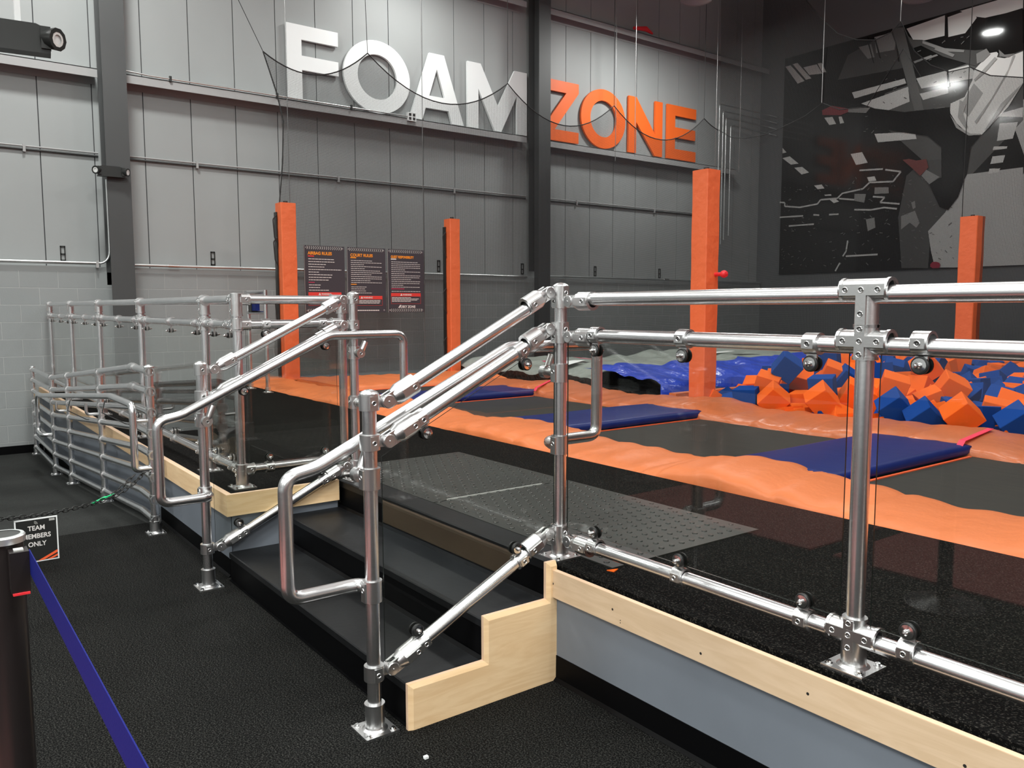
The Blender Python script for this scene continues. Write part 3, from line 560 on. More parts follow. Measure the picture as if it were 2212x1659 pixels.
# right guard rail
t = thing('guard_railing', 'long aluminium and glass railing on the near platform edge, running out of frame right', 'railing', (-2.445, 2.06, ZP))
YR = 2.063; XE = -1.18; XF = 0.42; XG = 2.02
post(t, -2.445, YR, ZP + .01, 1.53); base(t, -2.445, YR, ZP); cap(t, -2.445, YR, 1.532)
for x in (XE, XF, XG): post(t, x, YR, ZP + .01, ZT - .01); base(t, x, YR, ZP)
for z, nm in ((ZT, 'top_rail'), (ZM, 'middle_rail'), (ZL, 'bottom_rail')):
    swivel(t, (-2.445, YR, z - .022), XX, XX)
    rail(t, (-2.38 + .06, YR, z - .01 if False else z - .0), (XG + 1, YR, z), nm) if False else rail(t, (-2.33, YR, z - .015), (XG + 1, YR, z), nm)
    for x in (XE, XF, XG):
        if z == ZT: fit(t, (x, YR, z), [((1, 0, 0), .068), ((-1, 0, 0), .068), ((0, 0, -1), .1)])
        else: fit(t, (x, YR, z), [((1, 0, 0), .072), ((-1, 0, 0), .072), ((0, 0, -1), .05), ((0, 0, 1), .045)])
for x in (-2.235, -1.81, -1.335, -1.025, -.38, .265, .575): clamp(t, (x, YR, ZM - .012 * (x < -1.2)), XX, (0, 0, -.056), (0, -1, 0)); clamp(t, (x, YR, ZL - .01 * (x < -1.2)), XX, (0, 0, .056), (0, -1, 0))
for a, c in ((-2.40, -1.225), (-1.135, .375), (.465, 1.97)): glass_poly(t, 'y', YR, [(a, ZL + .03), (c, ZL + .03), (c, 1.337), (a, 1.337)])
# left guard rail, L shaped
t = thing('guard_railing', 'aluminium and glass railing round the far platform corner, running along the ramp to the wall', 'railing', (-4.474, 1.463, ZP))
YL = 1.463; XL = -4.474; PXS = [-5.063, -6.71, -8.36, -9.94, -11.49]; YG = 2.083
post(t, XL, YL, ZP + .01, ZT + .01); base(t, XL, YL, ZP); post(t, XL, YG, ZP + .01, ZT); base(t, XL, YG, ZP, .055)
for x in PXS: post(t, x, YL, ZP + .01, ZT - .01); base(t, x, YL, ZP)
for z, nm in ((ZT, 'top_rail'), (ZM, 'middle_rail'), (ZL, 'bottom_rail')):
    rail(t, (XL, YL, z), (-11.62, YL, z), nm); rail(t, (XL, YL, z), (XL, YG, z), nm)
    fit(t, (XL, YL, z), [((-1, 0, 0), .07), ((0, 1, 0), .07), ((0, 0, -1), .09 if z == ZT else .035)], boss=(0, -1, 0) if z == ZT else (0, -1, 0))
    MB().prof((XL, YL, z - .03), UP, [(0, R), (0, .0335), (.062, .0335), (.066, .02), (.066, 0)], 'cast').build('pipe_fitting', t)
    fit(t, (XL, YG, z), [((0, -1, 0), .07, (1, 0, 0)), ((0, 0, -1), .08 if z == ZT else .035)], boss=(1, 0, 0))
    for x in PXS:
        if z == ZT: fit(t, (x, YL, z), [((1, 0, 0), .034), ((-1, 0, 0), .034), ((0, 0, -1), .085)])
        else: fit(t, (x, YL, z), [((1, 0, 0), .05), ((-1, 0, 0), .05), ((0, 0, -1), .045), ((0, 0, 1), .04)])
for x in (-4.6, -4.88, -5.23, -5.84, -6.52, -6.88, -7.5, -8.17, -8.53, -9.1, -9.76, -10.1, -10.65, -11.3):
    clamp(t, (x, YL, ZM), XX, (0, 0, -.062), (0, -1, 0), .6)
    if x > -9: clamp(t, (x, YL, ZL), XX, (0, 0, .056), (0, -1, 0))
for y in (1.62, 1.955): clamp(t, (XL, y, ZM), YY, (0, 0, -.056), (1, 0, 0)); clamp(t, (XL, y, ZL), YY, (0, 0, .056), (1, 0, 0))
xs = [XL] + PXS
for a, c in zip(xs, xs[1:]): glass_poly(t, 'y', YL, [(c + .045, ZL + .03), (a - .045, ZL + .03), (a - .045, 1.337), (c + .045, 1.337)])
glass_poly(t, 'x', XL, [(YL + .045, ZL + .03), (YG - .04, ZL + .03), (YG - .04, 1.337), (YL + .045, 1.337)])
# ramp fence
def zr(x): return -0.345 if x < -9.98 else (0 if x > -5.84 else (x + 5.84) / 12)
t = thing('ramp_fence', 'eight-rail aluminium fence following the ramp down to the grey block wall', 'fence', (-5.5, 1.237, 0))
YF = 1.237; FX = [-5.525, -7.19, -8.81, -9.9, -11.5]
for x in FX: post(t, x, YF, zr(x) + .01, zr(x) + 1.08); base(t, x, YF, zr(x), .055, .07)
for i, h in enumerate((1.055, .925, .79, .655, .515, .37, .225, .09)):
    xk = -5.98 if h > .8 else -5.86
    pts = [(-5.525, YF, h), (xk, YF, h), (-9.93, YF, h - .343), (-11.5, YF, h - .345)]
    b = MB().sweep(fillet(pts, [.3, .3], 4), .0235, 'alu', 16); b.build('rail', t)
    for x in FX:
        z = h + (zr(x) if x < -6 else 0); d = V((1, 0, 1 / 12)) if -9.9 < x < -6 else XX
        b = MB(); b.prof((x, YF, z) - d.normalized() * .028 if False else V((x, YF, z)) - d.normalized() * .028, d, [(0, .02), (0, .0295), (.056, .0295), (.056, .02)], 'cast', 14); b.prof((x, YF, z - .03), UP, [(0, R), (0, .0285), (.06, .0285), (.06, R)], 'cast', 14); b.build('rail_clamp', t)
    if h > .8:
        b = MB().prof((xk + .07, YF, h), (-1, 0, 0), [(0, R), (0, .029), (.07, .031), (.1, .03)], 'cast', 14).prof((xk, YF, h), (-1, 0, -1 / 12), [(0, .031), (.06, .029), (.06, R)], 'cast', 14); b.build('pipe_elbow', t)
cap(t, -5.525, YF, 1.078); cap(t, -11.5, YF, .733)
YH = 1.13
pts = [(-5.525, YF, .43), (-5.525, YH, .43), (-5.525, YH, .845), (-6.18, YH, .845), (-9.93, YH, .53), (-10.25, YH, .525), (-10.25, YH, .1), (-9.92, YH, .1), (-9.92, YF, .1)]
b = MB().sweep(fillet(pts, [.03, .05, .05, .4, .2, .05, .05, .04], 6), .0225, 'alu', 18); b.build('hand_rail', t)
for x in (-5.525, -7.19, -8.81):
    z = .755 + zr(x) * 1.02 if x < -6 else .77
    MB().sweep(fillet([(x, YF - .02, z - .03), (x, YH, z - .03), (x, YH, z + .06)], .03), .012, 'cast', 10).build('rail_bracket', t)
for x0, z0 in ((-6.35, .8), (-7.9, .66)):
    MB().sweep([(x0, YH - .01, z0), (x0 + .05, YH - .04, z0 - .08), (x0 + .22, YF - .03, z0 - .15), (x0 + .34, YF, z0 - .14)], .004, 'rope', 6).build('cable', t)
# chain across the ramp
def chain_pts(ps, step):
    out = []; acc = 0; ps = [V(p) for p in ps]; L = [0]
    for a, c in zip(ps, ps[1:]): L.append(L[-1] + (c - a).length)
    n = int(L[-1] / step)
    for i in range(n + 1):
        s = i * L[-1] / n; k = max(j for j in range(len(L) - 1) if L[j] <= s + 1e-9); f = (s - L[k]) / (L[k + 1] - L[k]); out.append(ps[k].lerp(ps[k + 1], f))
    return out
def link(b, a, c, roll, mname='chain', r=.0032, wd=.0105):
    d = (c - a).normalized(); s = d.cross(UP).normalized(); u = d.cross(s); s, u = s * math.cos(roll) + u * math.sin(roll), u; L = (c - a).length * .66; m = (a + c) / 2; ps = []
    for i in range(12):
        th = 2 * math.pi * i / 12; ps.append(m + d * (math.copysign(max(0, L - wd), math.cos(th)) * (abs(math.cos(th)) > .2) + wd * math.cos(th)) + s * wd * math.sin(th))
    b.sweep(ps, r, mname, 6, closed=True)
t = thing('chain', 'black plastic chain looped over the hand rail end and drooping across the ramp', 'chain', (-5.5, 1.1, .4))
A = [(-5.5, 1.12, .405), (-5.47, 1.03, .335), (-5.42, .95, .295)]; B_ = [(-5.53, 1.19, .41), (-5.47, 1.1, .35), (-5.44, 1.0, .3), (-5.42, .95, .292)]
Cc = [(-5.42, .95, .294), (-5.35, .83, .283), (-5.28, .68, .283), (-5.22, .52, .290), (-5.15, .34, .314), (-5.05, .1, .36), (-4.9, -.3, .45), (-4.75, -.75, .6)]
for nm, P in (('loop_strand', A), ('loop_strand', B_), ('long_strand', Cc)):
    b = MB(); q = chain_pts(P, .03)
    for i, (a, c) in enumerate(zip(q, q[1:])): link(b, a, c, (i % 2) * 1.4 + .3)
    b.build(nm, t)
b = MB(); link(b, V((-5.445, .97, .302)), V((-5.4, .87, .283)), .6, 'green', .005, .013); link(b, V((-5.43, .93, .30)), V((-5.41, .89, .288)), .2, 'green', .004, .012); tag(b.build('clip', t), 'bright green clip', None)
t = thing('stanchion', 'black post just past the ramp rail edge holding the far end of the chain', 'post', (-4.75, -.78, 0)); MB().tube((-4.75, -.78, 0), (-4.75, -.78, .95), .03, 'stan').build('pole', t); MB().prof((-4.75, -.78, 0), UP, [(0, .17), (.02, .17), (.04, .04)], 'stan').build('base', t)
# sign hanging from the chain
n = (V((0, 0, 0.23)) - V((-5.2, .53, .23))); n.z = 0; n.normalize(); n = (n + V((-.05, .12, .0))).normalized(); ux = V((-n.y, n.x, 0)); c = V((-5.2, .535, .155)); hw, hh = .106, .125
t = thing('hanging_sign', 'small black TEAM MEMBERS ONLY sign with white border hanging from the chain', 'sign', tuple(c))
MB().obox(c, ux * hw, UP * hh, n * .003, 'white').build('border', t)
MB().obox(c + n * .003, ux * (hw - .007), UP * (hh - .007), n * .001, 'black_plastic').build('face', t)
b = MB()
for tx, dz in (('TEAM', .058), ('MEMBERS', .012), ('ONLY', -.034)): put_text(b, tx, .037, 'p_white', c + n * .0045 + UP * (dz) + ux * 0, ux, UP, n, align='CENTER', ext=.0003, bold=.0008, sx=.9)
b.build('lettering', t)
b = MB(); f = lambda a, z: c + ux * a + UP * z + n * .0048
for q in ([(.0, -.118), (.099, -.07), (.099, -.085), (.03, -.118)], [(.045, -.118), (.099, -.095), (.099, -.106), (.07, -.118)]):
    k = b.add([f(*p) for p in q]); b.face([k, k + 3, k + 2, k + 1][::-1] if False else [k + i for i in (0, 3, 2, 1)], b.m('orange_line'))
b.build('orange_stripes', t)
b = MB()
for r in (.008, .013, .018): b.sweep([f(-.012 + r * math.cos(a / 5), .092 + r * math.sin(a / 5)) for a in range(0, 8)], .0012, 'p_grey', 5)
b.obox(f(.078, .108), ux * .014, UP * .006, n * .0003, 'p_grey'); b.build('small_marks', t)

# stanchion with belts
sx, sy, sz = -1.83, .131, 1.02
t = thing('stanchion', 'black retractable belt stanchion at the lower left corner', 'stanchion', (sx, sy, 0))
MB().tube((sx, sy, .02), (sx, sy, sz - .012), .0345, 'stan', 32).build('pole', t)
MB().prof((sx, sy, 0), UP, [(0, .18), (.015, .18), (.045, .05), (.05, .036)], 'stan', 32).build('base', t)
MB().prof((sx, sy, sz - .014), UP, [(0, .034), (0, .0385), (.012, .0385), (.015, .036), (.015, .03)], 'galv', 32).prof((sx, sy, sz + .0), UP, [(0, .031), (.001, .0)], 'black_plastic', 32).build('cap', t)
b = MB().box((sx + .028, sy + .004, sz - .1), (sx + .07, sy + .036, sz - .022), 'stan'); o = b.build('belt_cassette', t)
b = MB().box((sx + .045, sy + .006, sz - .104), (sx + .074, sy + .034, sz - .1), 'red').build('red_tab'); b.parent = o
b = MB().box((sx + .045, sy + .012, sz - .0218), (sx + .062, sy + .028, sz - .019), 'p_grey').build('release_button'); b.parent = o
def belt(x0, x1, y0, y1, zt, zb, label, sag):
    b = MB(); n = 24; mi = b.m('belt'); w2 = .0008; rows = []
    for i in range(n + 1):
        k = i / n; x = x0 + (x1 - x0) * k; y = y0 + (y1 - y0) * k; dz = -sag * 4 * k * (1 - k)
        rows.append(b.add([(x, y - w2, zt + dz), (x, y + w2, zt + dz), (x, y + w2, zb + dz), (x, y - w2, zb + dz)]))
    for a, c in zip(rows, rows[1:]):
        for j in range(4): b.face([a + j, a + (j + 1) % 4, c + (j + 1) % 4, c + j], mi)
    tag(b.build('barrier_belt'), label, 'belt')
belt(sx + .066, .9, .168, .176, 1.0, .952, 'blue webbing belt running from the stanchion to the bottom edge of the photo', .0)
belt(-4.2, sx - .034, .05, .135, 1.0, .952, 'short piece of blue belt behind the stanchion in front of the TEAM MEMBERS sign', .01)
for x, y, lb in ((.935, .176, 'black stanchion beside the viewer at the near end of the blue belt'), (-4.235, .05, 'black stanchion out of frame left holding the far belt end')):
    t = thing('stanchion', lb, 'stanchion', (x, y, 0)); MB().tube((x, y, .02), (x, y, 1.01), .0345, 'stan', 24).build('pole', t); MB().prof((x, y, 0), UP, [(0, .18), (.015, .18), (.045, .05), (.05, .036)], 'stan', 24).build('base', t)
tag(MB().box((-2.19, 1.272, 0), (-2.178, 1.286, .008), 'white').build('litter'), 'tiny white scrap of litter on the black floor near the bottom edge', 'litter')
for i, (a, c) in enumerate(((-4.4, -2.75), (-2.6, -.7))): tag(MB().box((a, -1.15, 0), (c, -.15, .012), 'redmat').build('floor_mat'), ['orange red floor mat farther from the viewer, outside the frame, mirrored in the glass', 'orange red floor mat nearer the viewer, outside the frame, mirrored in the glass'][i], 'mat', 'red floor mats')
# ---------------------------------------------------------------- court
def wav(x, y): return 0.012 * math.sin(x * 3.1 + y) + 0.008 * math.sin(x * 7.3 + 1.3 * y)
MATX = [-7.75, -5.3, -2.92, -.5, 1.9]
def hump(x): return sum(.045 * math.exp(-((x - m) / .42) ** 2) for m in MATX)
def pad(name, label, x0, x1, y0, y1, z, th, alongx=True, hm=True, m='orange_pad', group=None):
    b = MB(); mi = b.m(m); L = (x1 - x0) if alongx else (y1 - y0); nx = max(8, int(L / .028)); rr = random.Random(len(label)); fd = [(rr.uniform(x0 if alongx else y0, x1 if alongx else y1), rr.uniform(.006, .016), rr.uniform(-.25, .25), rr.choice((0, .5)), rr.uniform(.014, .03)) for _ in range(int(L * 1.7))]; prof_ = [(0, -th), (0, -.03), (.06, -.004), (.2, .012), (.5, .018), (.8, .012), (.94, -.004), (1, -.03), (1, -th)]
    rows = []
    for i in range(nx + 1):
        row = []
        for k, (u, dz) in enumerate(prof_):
            if alongx: x = x0 + L * i / nx; y = y0 + (y1 - y0) * u
            else: y = y0 + L * i / nx; x = x0 + (x1 - x0) * u
            s = x if alongx else y; e = (hump(s) if hm else 0) * (1 if k not in (0, 8) else .6)
            edge = 0
            if alongx and u in (0, 1): y += .02 * math.sin(s * 2.6 + (0 if u else 2)) + .008 * math.sin(s * 17)
            cr = sum(-h_ * math.exp(-((s - q_ - sl * (u - .5)) / w_) ** 2) + .5 * h_ * math.exp(-((s - q_ - sl * (u - .5) - 2.4 * w_) / (2 * w_)) ** 2) for q_, h_, sl, st_, w_ in fd if (u <= .5 if st_ else True))
            row.append((x, y, z + cr + dz + e + wav(x, y) * (1 if k not in (0, 8) else 0) + (.006 * math.sin(s * 23 + u * 4) if 2 <= k <= 6 else 0)))
        rows.append(b.add(row))
    k = len(prof_)
    for a, c in zip(rows, rows[1:]):
        for j in range(k - 1): b.face([a + j, a + j + 1, c + j + 1, c + j] if not alongx else [a + j, c + j, c + j + 1, a + j + 1], mi, True)
    b.face([rows[0] + i for i in range(k)], mi); b.face([rows[-1] + i for i in range(k)][::-1], mi)
    o = b.build(name); tag(o, label, 'pad', group); return o
struct(tag(MB().box((-11.0, 3.52, 0), (9, 6.8, .40), 'dull').build('trim_1'), 'dark steel deck below the trampolines', None))
pad('edge_pad', 'near band of orange padding along the front of the trampolines', -10.95, 4.5, 3.52, 4.27, .475, .07, group='orange edge pads')
pad('edge_pad', 'far band of orange padding before the foam pit and airbag', -9.1, 4.5, 5.8, 6.8, .475, .1, m='orange_pad2', group='orange edge pads')
pad('edge_pad', 'orange padding across the left end between the two short orange posts', -10.95, -9.15, 4.3, 6.8, .475, .1, False, False, group='orange edge pads')
edges = [-9.1] + [m for m in MATX] + [4.5]
for i in range(len(edges) - 1):
    a, c = edges[i] + (.42 if i else 0.0), edges[i + 1] - .42; c = min(c, 4.4)
    lb = ['leftmost black trampoline bed beyond the stair railings', 'second black trampoline bed, left of the middle blue mat', 'third black trampoline bed, right of the middle blue mat', 'black trampoline bed right of the near blue mat', 'black trampoline bed at the right frame edge', 'black trampoline bed out of frame right'][i]
    t = thing('trampoline', lb, 'trampoline', ((a + c) / 2, 5.03, .4), 'court trampolines')
    MB().box((a - .05, 4.24, .4), (c + .05, 5.84, .43), 'matte').build('bed', t)
    MB().box((a - .04, 4.28, .43), (a - .02, 5.8, .436), 'orange_line').build('orange_trim', t); MB().box((c + .02, 4.28, .43), (c + .04, 5.8, .436), 'orange_line').build('orange_trim', t)
for i, m in enumerate(MATX):
    b = MB(); mi = b.m('blue_pad'); rows = []
    for k in range(29):
        y = 4.18 + 1.7 * k / 28; e = .002 * math.sin(y * 5)
        rows.append(b.add([(m - .36, y, .438), (m - .375, y, .46), (m - .36, y, .497 + e), (m - .32, y, .505 + e), (m + .32, y, .505 + e), (m + .36, y, .497 + e), (m + .375, y, .46), (m + .36, y, .438)]))
    for a, c in zip(rows, rows[1:]):
        for j in range(7): b.face([a + j, c + j, c + j + 1, a + j + 1], mi, True)
    b.face([rows[0] + q for q in range(8)], mi); b.face([rows[-1] + q for q in range(8)][::-1], mi)
    tag(b.build('blue_mat'), ['blue mat between trampolines farthest left, seen under the stair rails', 'middle blue mat between trampolines, left of the tall orange post', 'near blue mat between trampolines, behind the big railing post', 'blue mat between trampolines out of frame right', 'farthest blue mat out of frame right'][i], 'mat', 'blue mats between trampolines')
for (xa, xb, y0, y1, lb) in ((-7.33, -7.69, 5.8, 6.35, 'short red strap over the far orange band left of the railing post'), (-2.6, -2.72, 5.79, 6.55, 'pink strap wrapped over the far orange band at right')):
    b = MB(); mi = b.m('pink'); rows = []
    for k in range(13):
        y = y0 + (y1 - y0) * k / 12; x = xa + (xb - xa) * k / 12; z = .478 + hump(x) + wav(x, y) + .024 - (.03 if k == 0 else 0); rows.append(b.add([(x - .022, y, z), (x + .022, y, z), (x + .022, y, z + .004), (x - .022, y, z + .004)]))
    for a_, c_ in zip(rows, rows[1:]):
        for j in range(4): b.face([a_ + j, c_ + j, c_ + (j + 1) % 4, a_ + (j + 1) % 4], mi)
    tag(b.build('strap'), lb, 'strap')
# foam pit and foam cubes
t = thing('foam_pit', 'foam pit box behind the far orange band', 'foam pit', (-3, 9, 0))
MB().box((-6.1, 6.82, 0), (6, 12.9, .2), 'dull').build('floor', t); MB().box((-6.2, 6.82, 0), (-6.1, 12.9, .5), 'orange_pad').build('side_wall', t)
protos = {}
def cube_mesh(s, mname, seed):
    random.seed(seed); b = MB(); h = s / 2; bm = bmesh.new(); bmesh.ops.create_cube(bm, size=s)
    for v in bm.verts: v.co += V([random.uniform(-.006, .006) for _ in range(3)])
    bmesh.ops.bevel(bm, geom=bm.edges[:], offset=.004, segments=1, affect='EDGES')
    me = bpy.data.meshes.new('foam_cube'); bm.to_mesh(me); bm.free(); me.materials.append(M[mname]); return me
meshes = {c: [cube_mesh(.205, c, k) for k in range(3)] for c in ('foam_o', 'foam_b')}
random.seed(11); cubes = []
def place(x, y, z, c, rot, s=1.0): cubes.append((x, y, z, c, rot, s))
def prof_h(x, y): return .5 + .09 * max(0, min(1, (y - 7.1) / 3)) - .14 * math.exp(-((y - 6.95) / .35) ** 2) + (.10 if y > 7.6 and x < -4.9 else 0)
y = 6.98
while y < 12.6:
    x = -6.0 + max(0, 0)
    while x < 1.2:
        dpt = (-x) * .8 + y * .6; lat = (x * .598 + y * .801) / max(.1, (-x * .798 + y * .595))
        if -.2 < lat < .68 and x > -6.0 + .08 * 0:
            place(x + random.uniform(-.08, .08), y + random.uniform(-.05, .08), prof_h(x, y) + random.uniform(-.075, .085), 'foam_b' if random.random() < .40 else 'foam_o', (random.uniform(0, 6.28), random.uniform(0, 6.28), random.uniform(0, 6.28)))
        x += .262
    y += .262
# big readable ones along the front edge
H1 = [('b', -5.11, 6.77, 0.55, 0.1, 'foremost blue one by the tall orange post'), ('o', -4.74, 6.68, 0.58, 0.7, 'right of the foremost blue cube'), ('o', -5.13, 7.11, 0.66, 0.3, 'standing up behind the foremost blue cube'), ('o', -4.78, 7.24, 0.5, 0, 'flat-lying, low at the front edge'), ('o', -4.21, 6.66, 0.62, 0.8, 'diamond-wise, left of the railing post'), ('b', -4.52, 7.16, 0.68, 0.1, 'level, behind the diamond-wise orange one'), ('o', -4.29, 7.33, 0.62, 0.5, 'just left of the big railing post'), ('o', -4.04, 7.26, 0.55, 0.6, 'half hidden by the big railing post'), ('b', -3.69, 6.96, 0.58, 0.8, 'diamond-wise, right of the railing post'), ('o', -3.6, 7.1, 0.5, 0.3, 'small visible corner right of the post'), ('b', -3.38, 6.86, 0.53, 0.8, 'corner up, left of the big upright orange one'), ('o', -3.04, 6.78, 0.6, 0.75, 'big and upright at the front edge, right side'), ('o', -3.08, 7.5, 0.55, 0.2, 'behind the big upright one at right'), ('b', -2.7, 6.97, 0.55, 0.8, 'at the right frame edge'), ('b', -5.39, 8.64, 0.85, 0.1, 'highest one, under the glass clamp'), ('b', -5.02, 7.29, 0.85, 0.6, 'large, on the left heap'), ('o', -3.89, 7.3, 0.72, 0.3, 'tall, right of the railing post in the second row'), ('o', -4.82, 7.82, 0.75, 0.4, 'roof-shaped on the left heap'), ('o', -3.6, 7.8, 0.7, 0.5, 'leaning, middle of the pit'), ('b', -4.15, 8.52, 0.7, 0.5, 'under the right glass clamp'), ('o', -4.14, 8.4, 0.85, 0.8, 'far, near the mural side of the pit'), ('b', -4.67, 7.84, 0.7, 0.6, 'left of the post, second row')]
H0 = []
for c, x, y, z, r, lb in H1:
    f = max(1, 6.9 / y); H0.append((x * f, y * f, 1.458 - (1.458 - z) * f - .01, 'foam_b' if c == 'b' else 'foam_o', (.1 + r * .5, -.06 if r < .2 else r, .25 + r), lb))
for h in H0: cubes.append((*h[:5], 1.1, h[5]))
keep = []
for c in cubes:
    if c[5] > 1.05 or not any((V(c[:3]) - V(h[:3])).length < .2 for h in H0): keep.append(c)
random.seed(3); keep.sort(key=lambda c: (-c[0]) * .8 + c[1] * .6); keep = keep[:296]
import itertools
for i, cc in enumerate(keep):
    x, y, z, c, rot, s = cc[:6]
    o = bpy.data.objects.new('foam_cube', meshes[c][i % 3]); o.location = (x, y, z); o.rotation_euler = rot; o.scale = (s, s, s); COL.objects.link(o)
    colr = 'orange' if c == 'foam_o' else 'blue'
    if s > 1.05: 
        lb = '%s foam cube in the pit, %s' % (colr, cc[6])
        tag(o, lb, 'foam cube', 'foam cubes in the pit')
    else:
        near = 'front' if y < 7.6 else ('second' if y < 8.6 else ('middle' if y < 10 else 'far')); side = 'left of' if x < -1.18 - (y - 2.06) * .57 else 'right of'
        tag(o, '%s foam cube in the %s rows, %s the big railing post' % (colr, near, side), 'foam cube', '%s foam cubes, %s rows, %s the post' % (colr, near, side))
b = MB(); mi = b.m('foam_o'); mb_ = b.m('foam_b'); random.seed(5)   # deep layer nobody can count between the top cubes
y = 6.95
while y < 12.6:
    x = -5.98
    while x < 3:
        b.obox((x, y, .33 + random.uniform(0, .05)), V((.11, random.uniform(-.05, .05), .03)), V((.03, .11, 0)), V((-.02, 0, .09)), random.choice(['foam_o', 'foam_o', 'foam_b'])); x += .2
    y += .2
o = b.build('foam_filling'); tag(o, 'deep layer of orange and blue foam pieces between the top cubes of the pit', 'foam', None, 'stuff')
# airbag
def sheet(name, x0, x1, y0, y1, zf, m, label, cat, n=90, grp=None):
    b = MB(); mi = b.m(m); nx = int((x1 - x0) / .07); ny = int((y1 - y0) / .07); vs = []
    for j in range(ny + 1):
        for i in range(nx + 1):
            x = x0 + (x1 - x0) * i / nx; y = y0 + (y1 - y0) * j / ny; vs.append((x, y, zf(x, y)))
    s = b.add(vs)
    for j in range(ny):
        for i in range(nx): a = s + j * (nx + 1) + i; b.face([a, a + 1, a + nx + 2, a + nx + 1], mi, True)
    bd = [i for i in range(nx + 1)] + [(nx + 1) * j + nx for j in range(1, ny + 1)] + [(nx + 1) * ny + i for i in range(nx - 1, -1, -1)] + [(nx + 1) * j for j in range(ny - 1, 0, -1)]
    lo = b.add([(vs[i][0], vs[i][1], 0) for i in bd]); k = len(bd)
    for q in range(k): b.face([s + bd[q], lo + q, lo + (q + 1) % k, s + bd[(q + 1) % k]], b.m('blackbag'), False)
    o = b.build(name); return o
from mathutils import noise as NZ
def fold(x, y, f=1.0): return .10 * abs(NZ.noise(V((x * .9 * f, y * 1.2 * f, 3)))) + .06 * NZ.noise(V((x * 2.5 * f, y * 2.1 * f, 8))) + .025 * NZ.noise(V((x * 7, y * 5, 1)))
t = thing('airbag', 'half deflated silver and blue landing airbag behind the orange padding', 'airbag', (-8, 9.5, 0))
def inblue(x, y): return True
o = sheet('silver_top', -10.7, -7.62, 6.95, 13.1, lambda x, y: .60 + fold(x, y) + .06 * math.sin(y * 1.1) - .13 * math.exp(-(y - 6.95) / .22), 'silver', None, None); o.parent = t; o.location = (8, -9.5, 0)
o = sheet('black_side', -7.62, -6.25, 6.95, 13.1, lambda x, y: .46 + fold(x, y) * .8 - .06 * max(0, (x + 7.2)), 'blackbag', None, None); o.parent = t; o.location = (8, -9.5, 0)
b = MB(); mi = b.m('bluebag'); pts = []; nx, ny = 18, 84
def blue_pt(i, j):
    y = 6.93 + 6.1 * j / ny; u = i / nx; xl = -7.85 + .1 * math.sin(y * 2.1) - .1 * math.sin(y * 5); xr = -6.52 + .12 * math.sin(y * 2.9) + .08 * math.sin(y * 6.3); xx = xl + (xr - xl) * u
    return (xx, y, .625 + fold(xx, y, 1.3) - .13 * u ** 2 + .04)
s = b.add([blue_pt(i, j) for j in range(ny + 1) for i in range(nx + 1)])
for j in range(ny):
    for i in range(nx): a = s + j * (nx + 1) + i; b.face([a, a + 1, a + nx + 2, a + nx + 1], mi, True)
lo = b.add([(p[0], p[1], .3) for p in [blue_pt(nx, j) for j in range(ny + 1)]])
for j in range(ny): b.face([s + j * (nx + 1) + nx, lo + j, lo + j + 1, s + (j + 1) * (nx + 1) + nx], mi, True)
o = b.build('blue_top', t)
b = MB()
def mark(ps, mm, dz=.03):
    mi = b.m(mm); k = b.add([(x, y, .64 + fold(x, y) + .06 * math.sin(y * 1.1) - .13 * math.exp(-(y - 6.95) / .22) + dz) for x, y in ps]); b.face([k + i for i in range(len(ps))], mi)
mark([(-8.7, 7.15), (-8.35, 7.1), (-8.2, 7.35), (-8.6, 7.5)], 'white', .02); mark([(-8.95, 7.2), (-8.75, 7.15), (-8.6, 7.3), (-8.8, 7.45)], 'p_pink', .03); mark([(-8.9, 7.75), (-8.7, 7.7), (-8.55, 8.15), (-8.75, 8.25)], 'p_pink', .03)
mark([(-9.3, 11.1), (-9.0, 11.0), (-8.95, 11.5), (-9.2, 11.6)], 'white', .03); mark([(-8.6, 10.9), (-8.4, 10.9), (-8.4, 11.5), (-8.6, 11.5)], 'dark', .03)
b.build('printed_marks', t)
b = MB(); b.sweep([(-7.1, 10.9, .72), (-7.2, 11.5, .73), (-6.95, 11.25, .73), (-7.0, 10.95, .72)], .02, 'white', 6, closed=True); b.build('white_emblem', t)
# padded posts
def padded(x, y, z0, z1, hw, label, straps, back=True):
    t = thing('padded_post', label, 'post', (x, y, z0)); b = MB(); mi = b.m('orange_post'); rows = []; n = 26
    for i in range(n + 1):
        z = z0 + (z1 - z0) * i / n; e = .0015 * math.sin(z * 9 + x); g = .01
        w_ = hw + e
        rows.append(b.add([(x - w_, y - w_ + g, z), (x - w_ + g, y - w_, z), (x, y - w_ - .003, z), (x + w_ - g, y - w_, z), (x + w_, y - w_ + g, z), (x + w_ + .003, y, z), (x + w_, y + w_ - g, z), (x + w_ - g, y + w_, z), (x - w_ + g, y + w_, z), (x - w_, y + w_ - g, z)]))
    k = 10
    for a, c in zip(rows, rows[1:]):
        for j in range(k): b.face([a + j, a + (j + 1) % k, c + (j + 1) % k, c + j], mi)
    b.face([rows[-1] + j for j in range(k)], mi); b.build('pad_sleeve', t)
    if back:
        MB().box((x - hw, y - hw - .022, z0), (x - .02, y - hw - .006, z1 - .12), 'black_plastic').build('backing', t)
        for z in straps: MB().sweep(fillet([(x, y - hw - .02, z), (x, y - hw - .075, z - .06), (x, y - hw - .06, z - .3), (x, y - hw - .02, z - .38)], .05), .008, 'rope', 6).build('strap', t)
    MB().tube((x, y, z1 - .1), (x, y, z1 + .03), .03, 'dark', 10).build('core_tube', t); return t
padded(-10.8, 4.24, .47, 2.86, .105, 'orange padded post on the left, standing beside the AIRBAG RULES poster', (2.7, 2.4, 1.6))
padded(-10.7, 6.84, .47, 2.8, .09, 'orange padded post right of the three rule posters', (2.6, 1.75, 1.0))
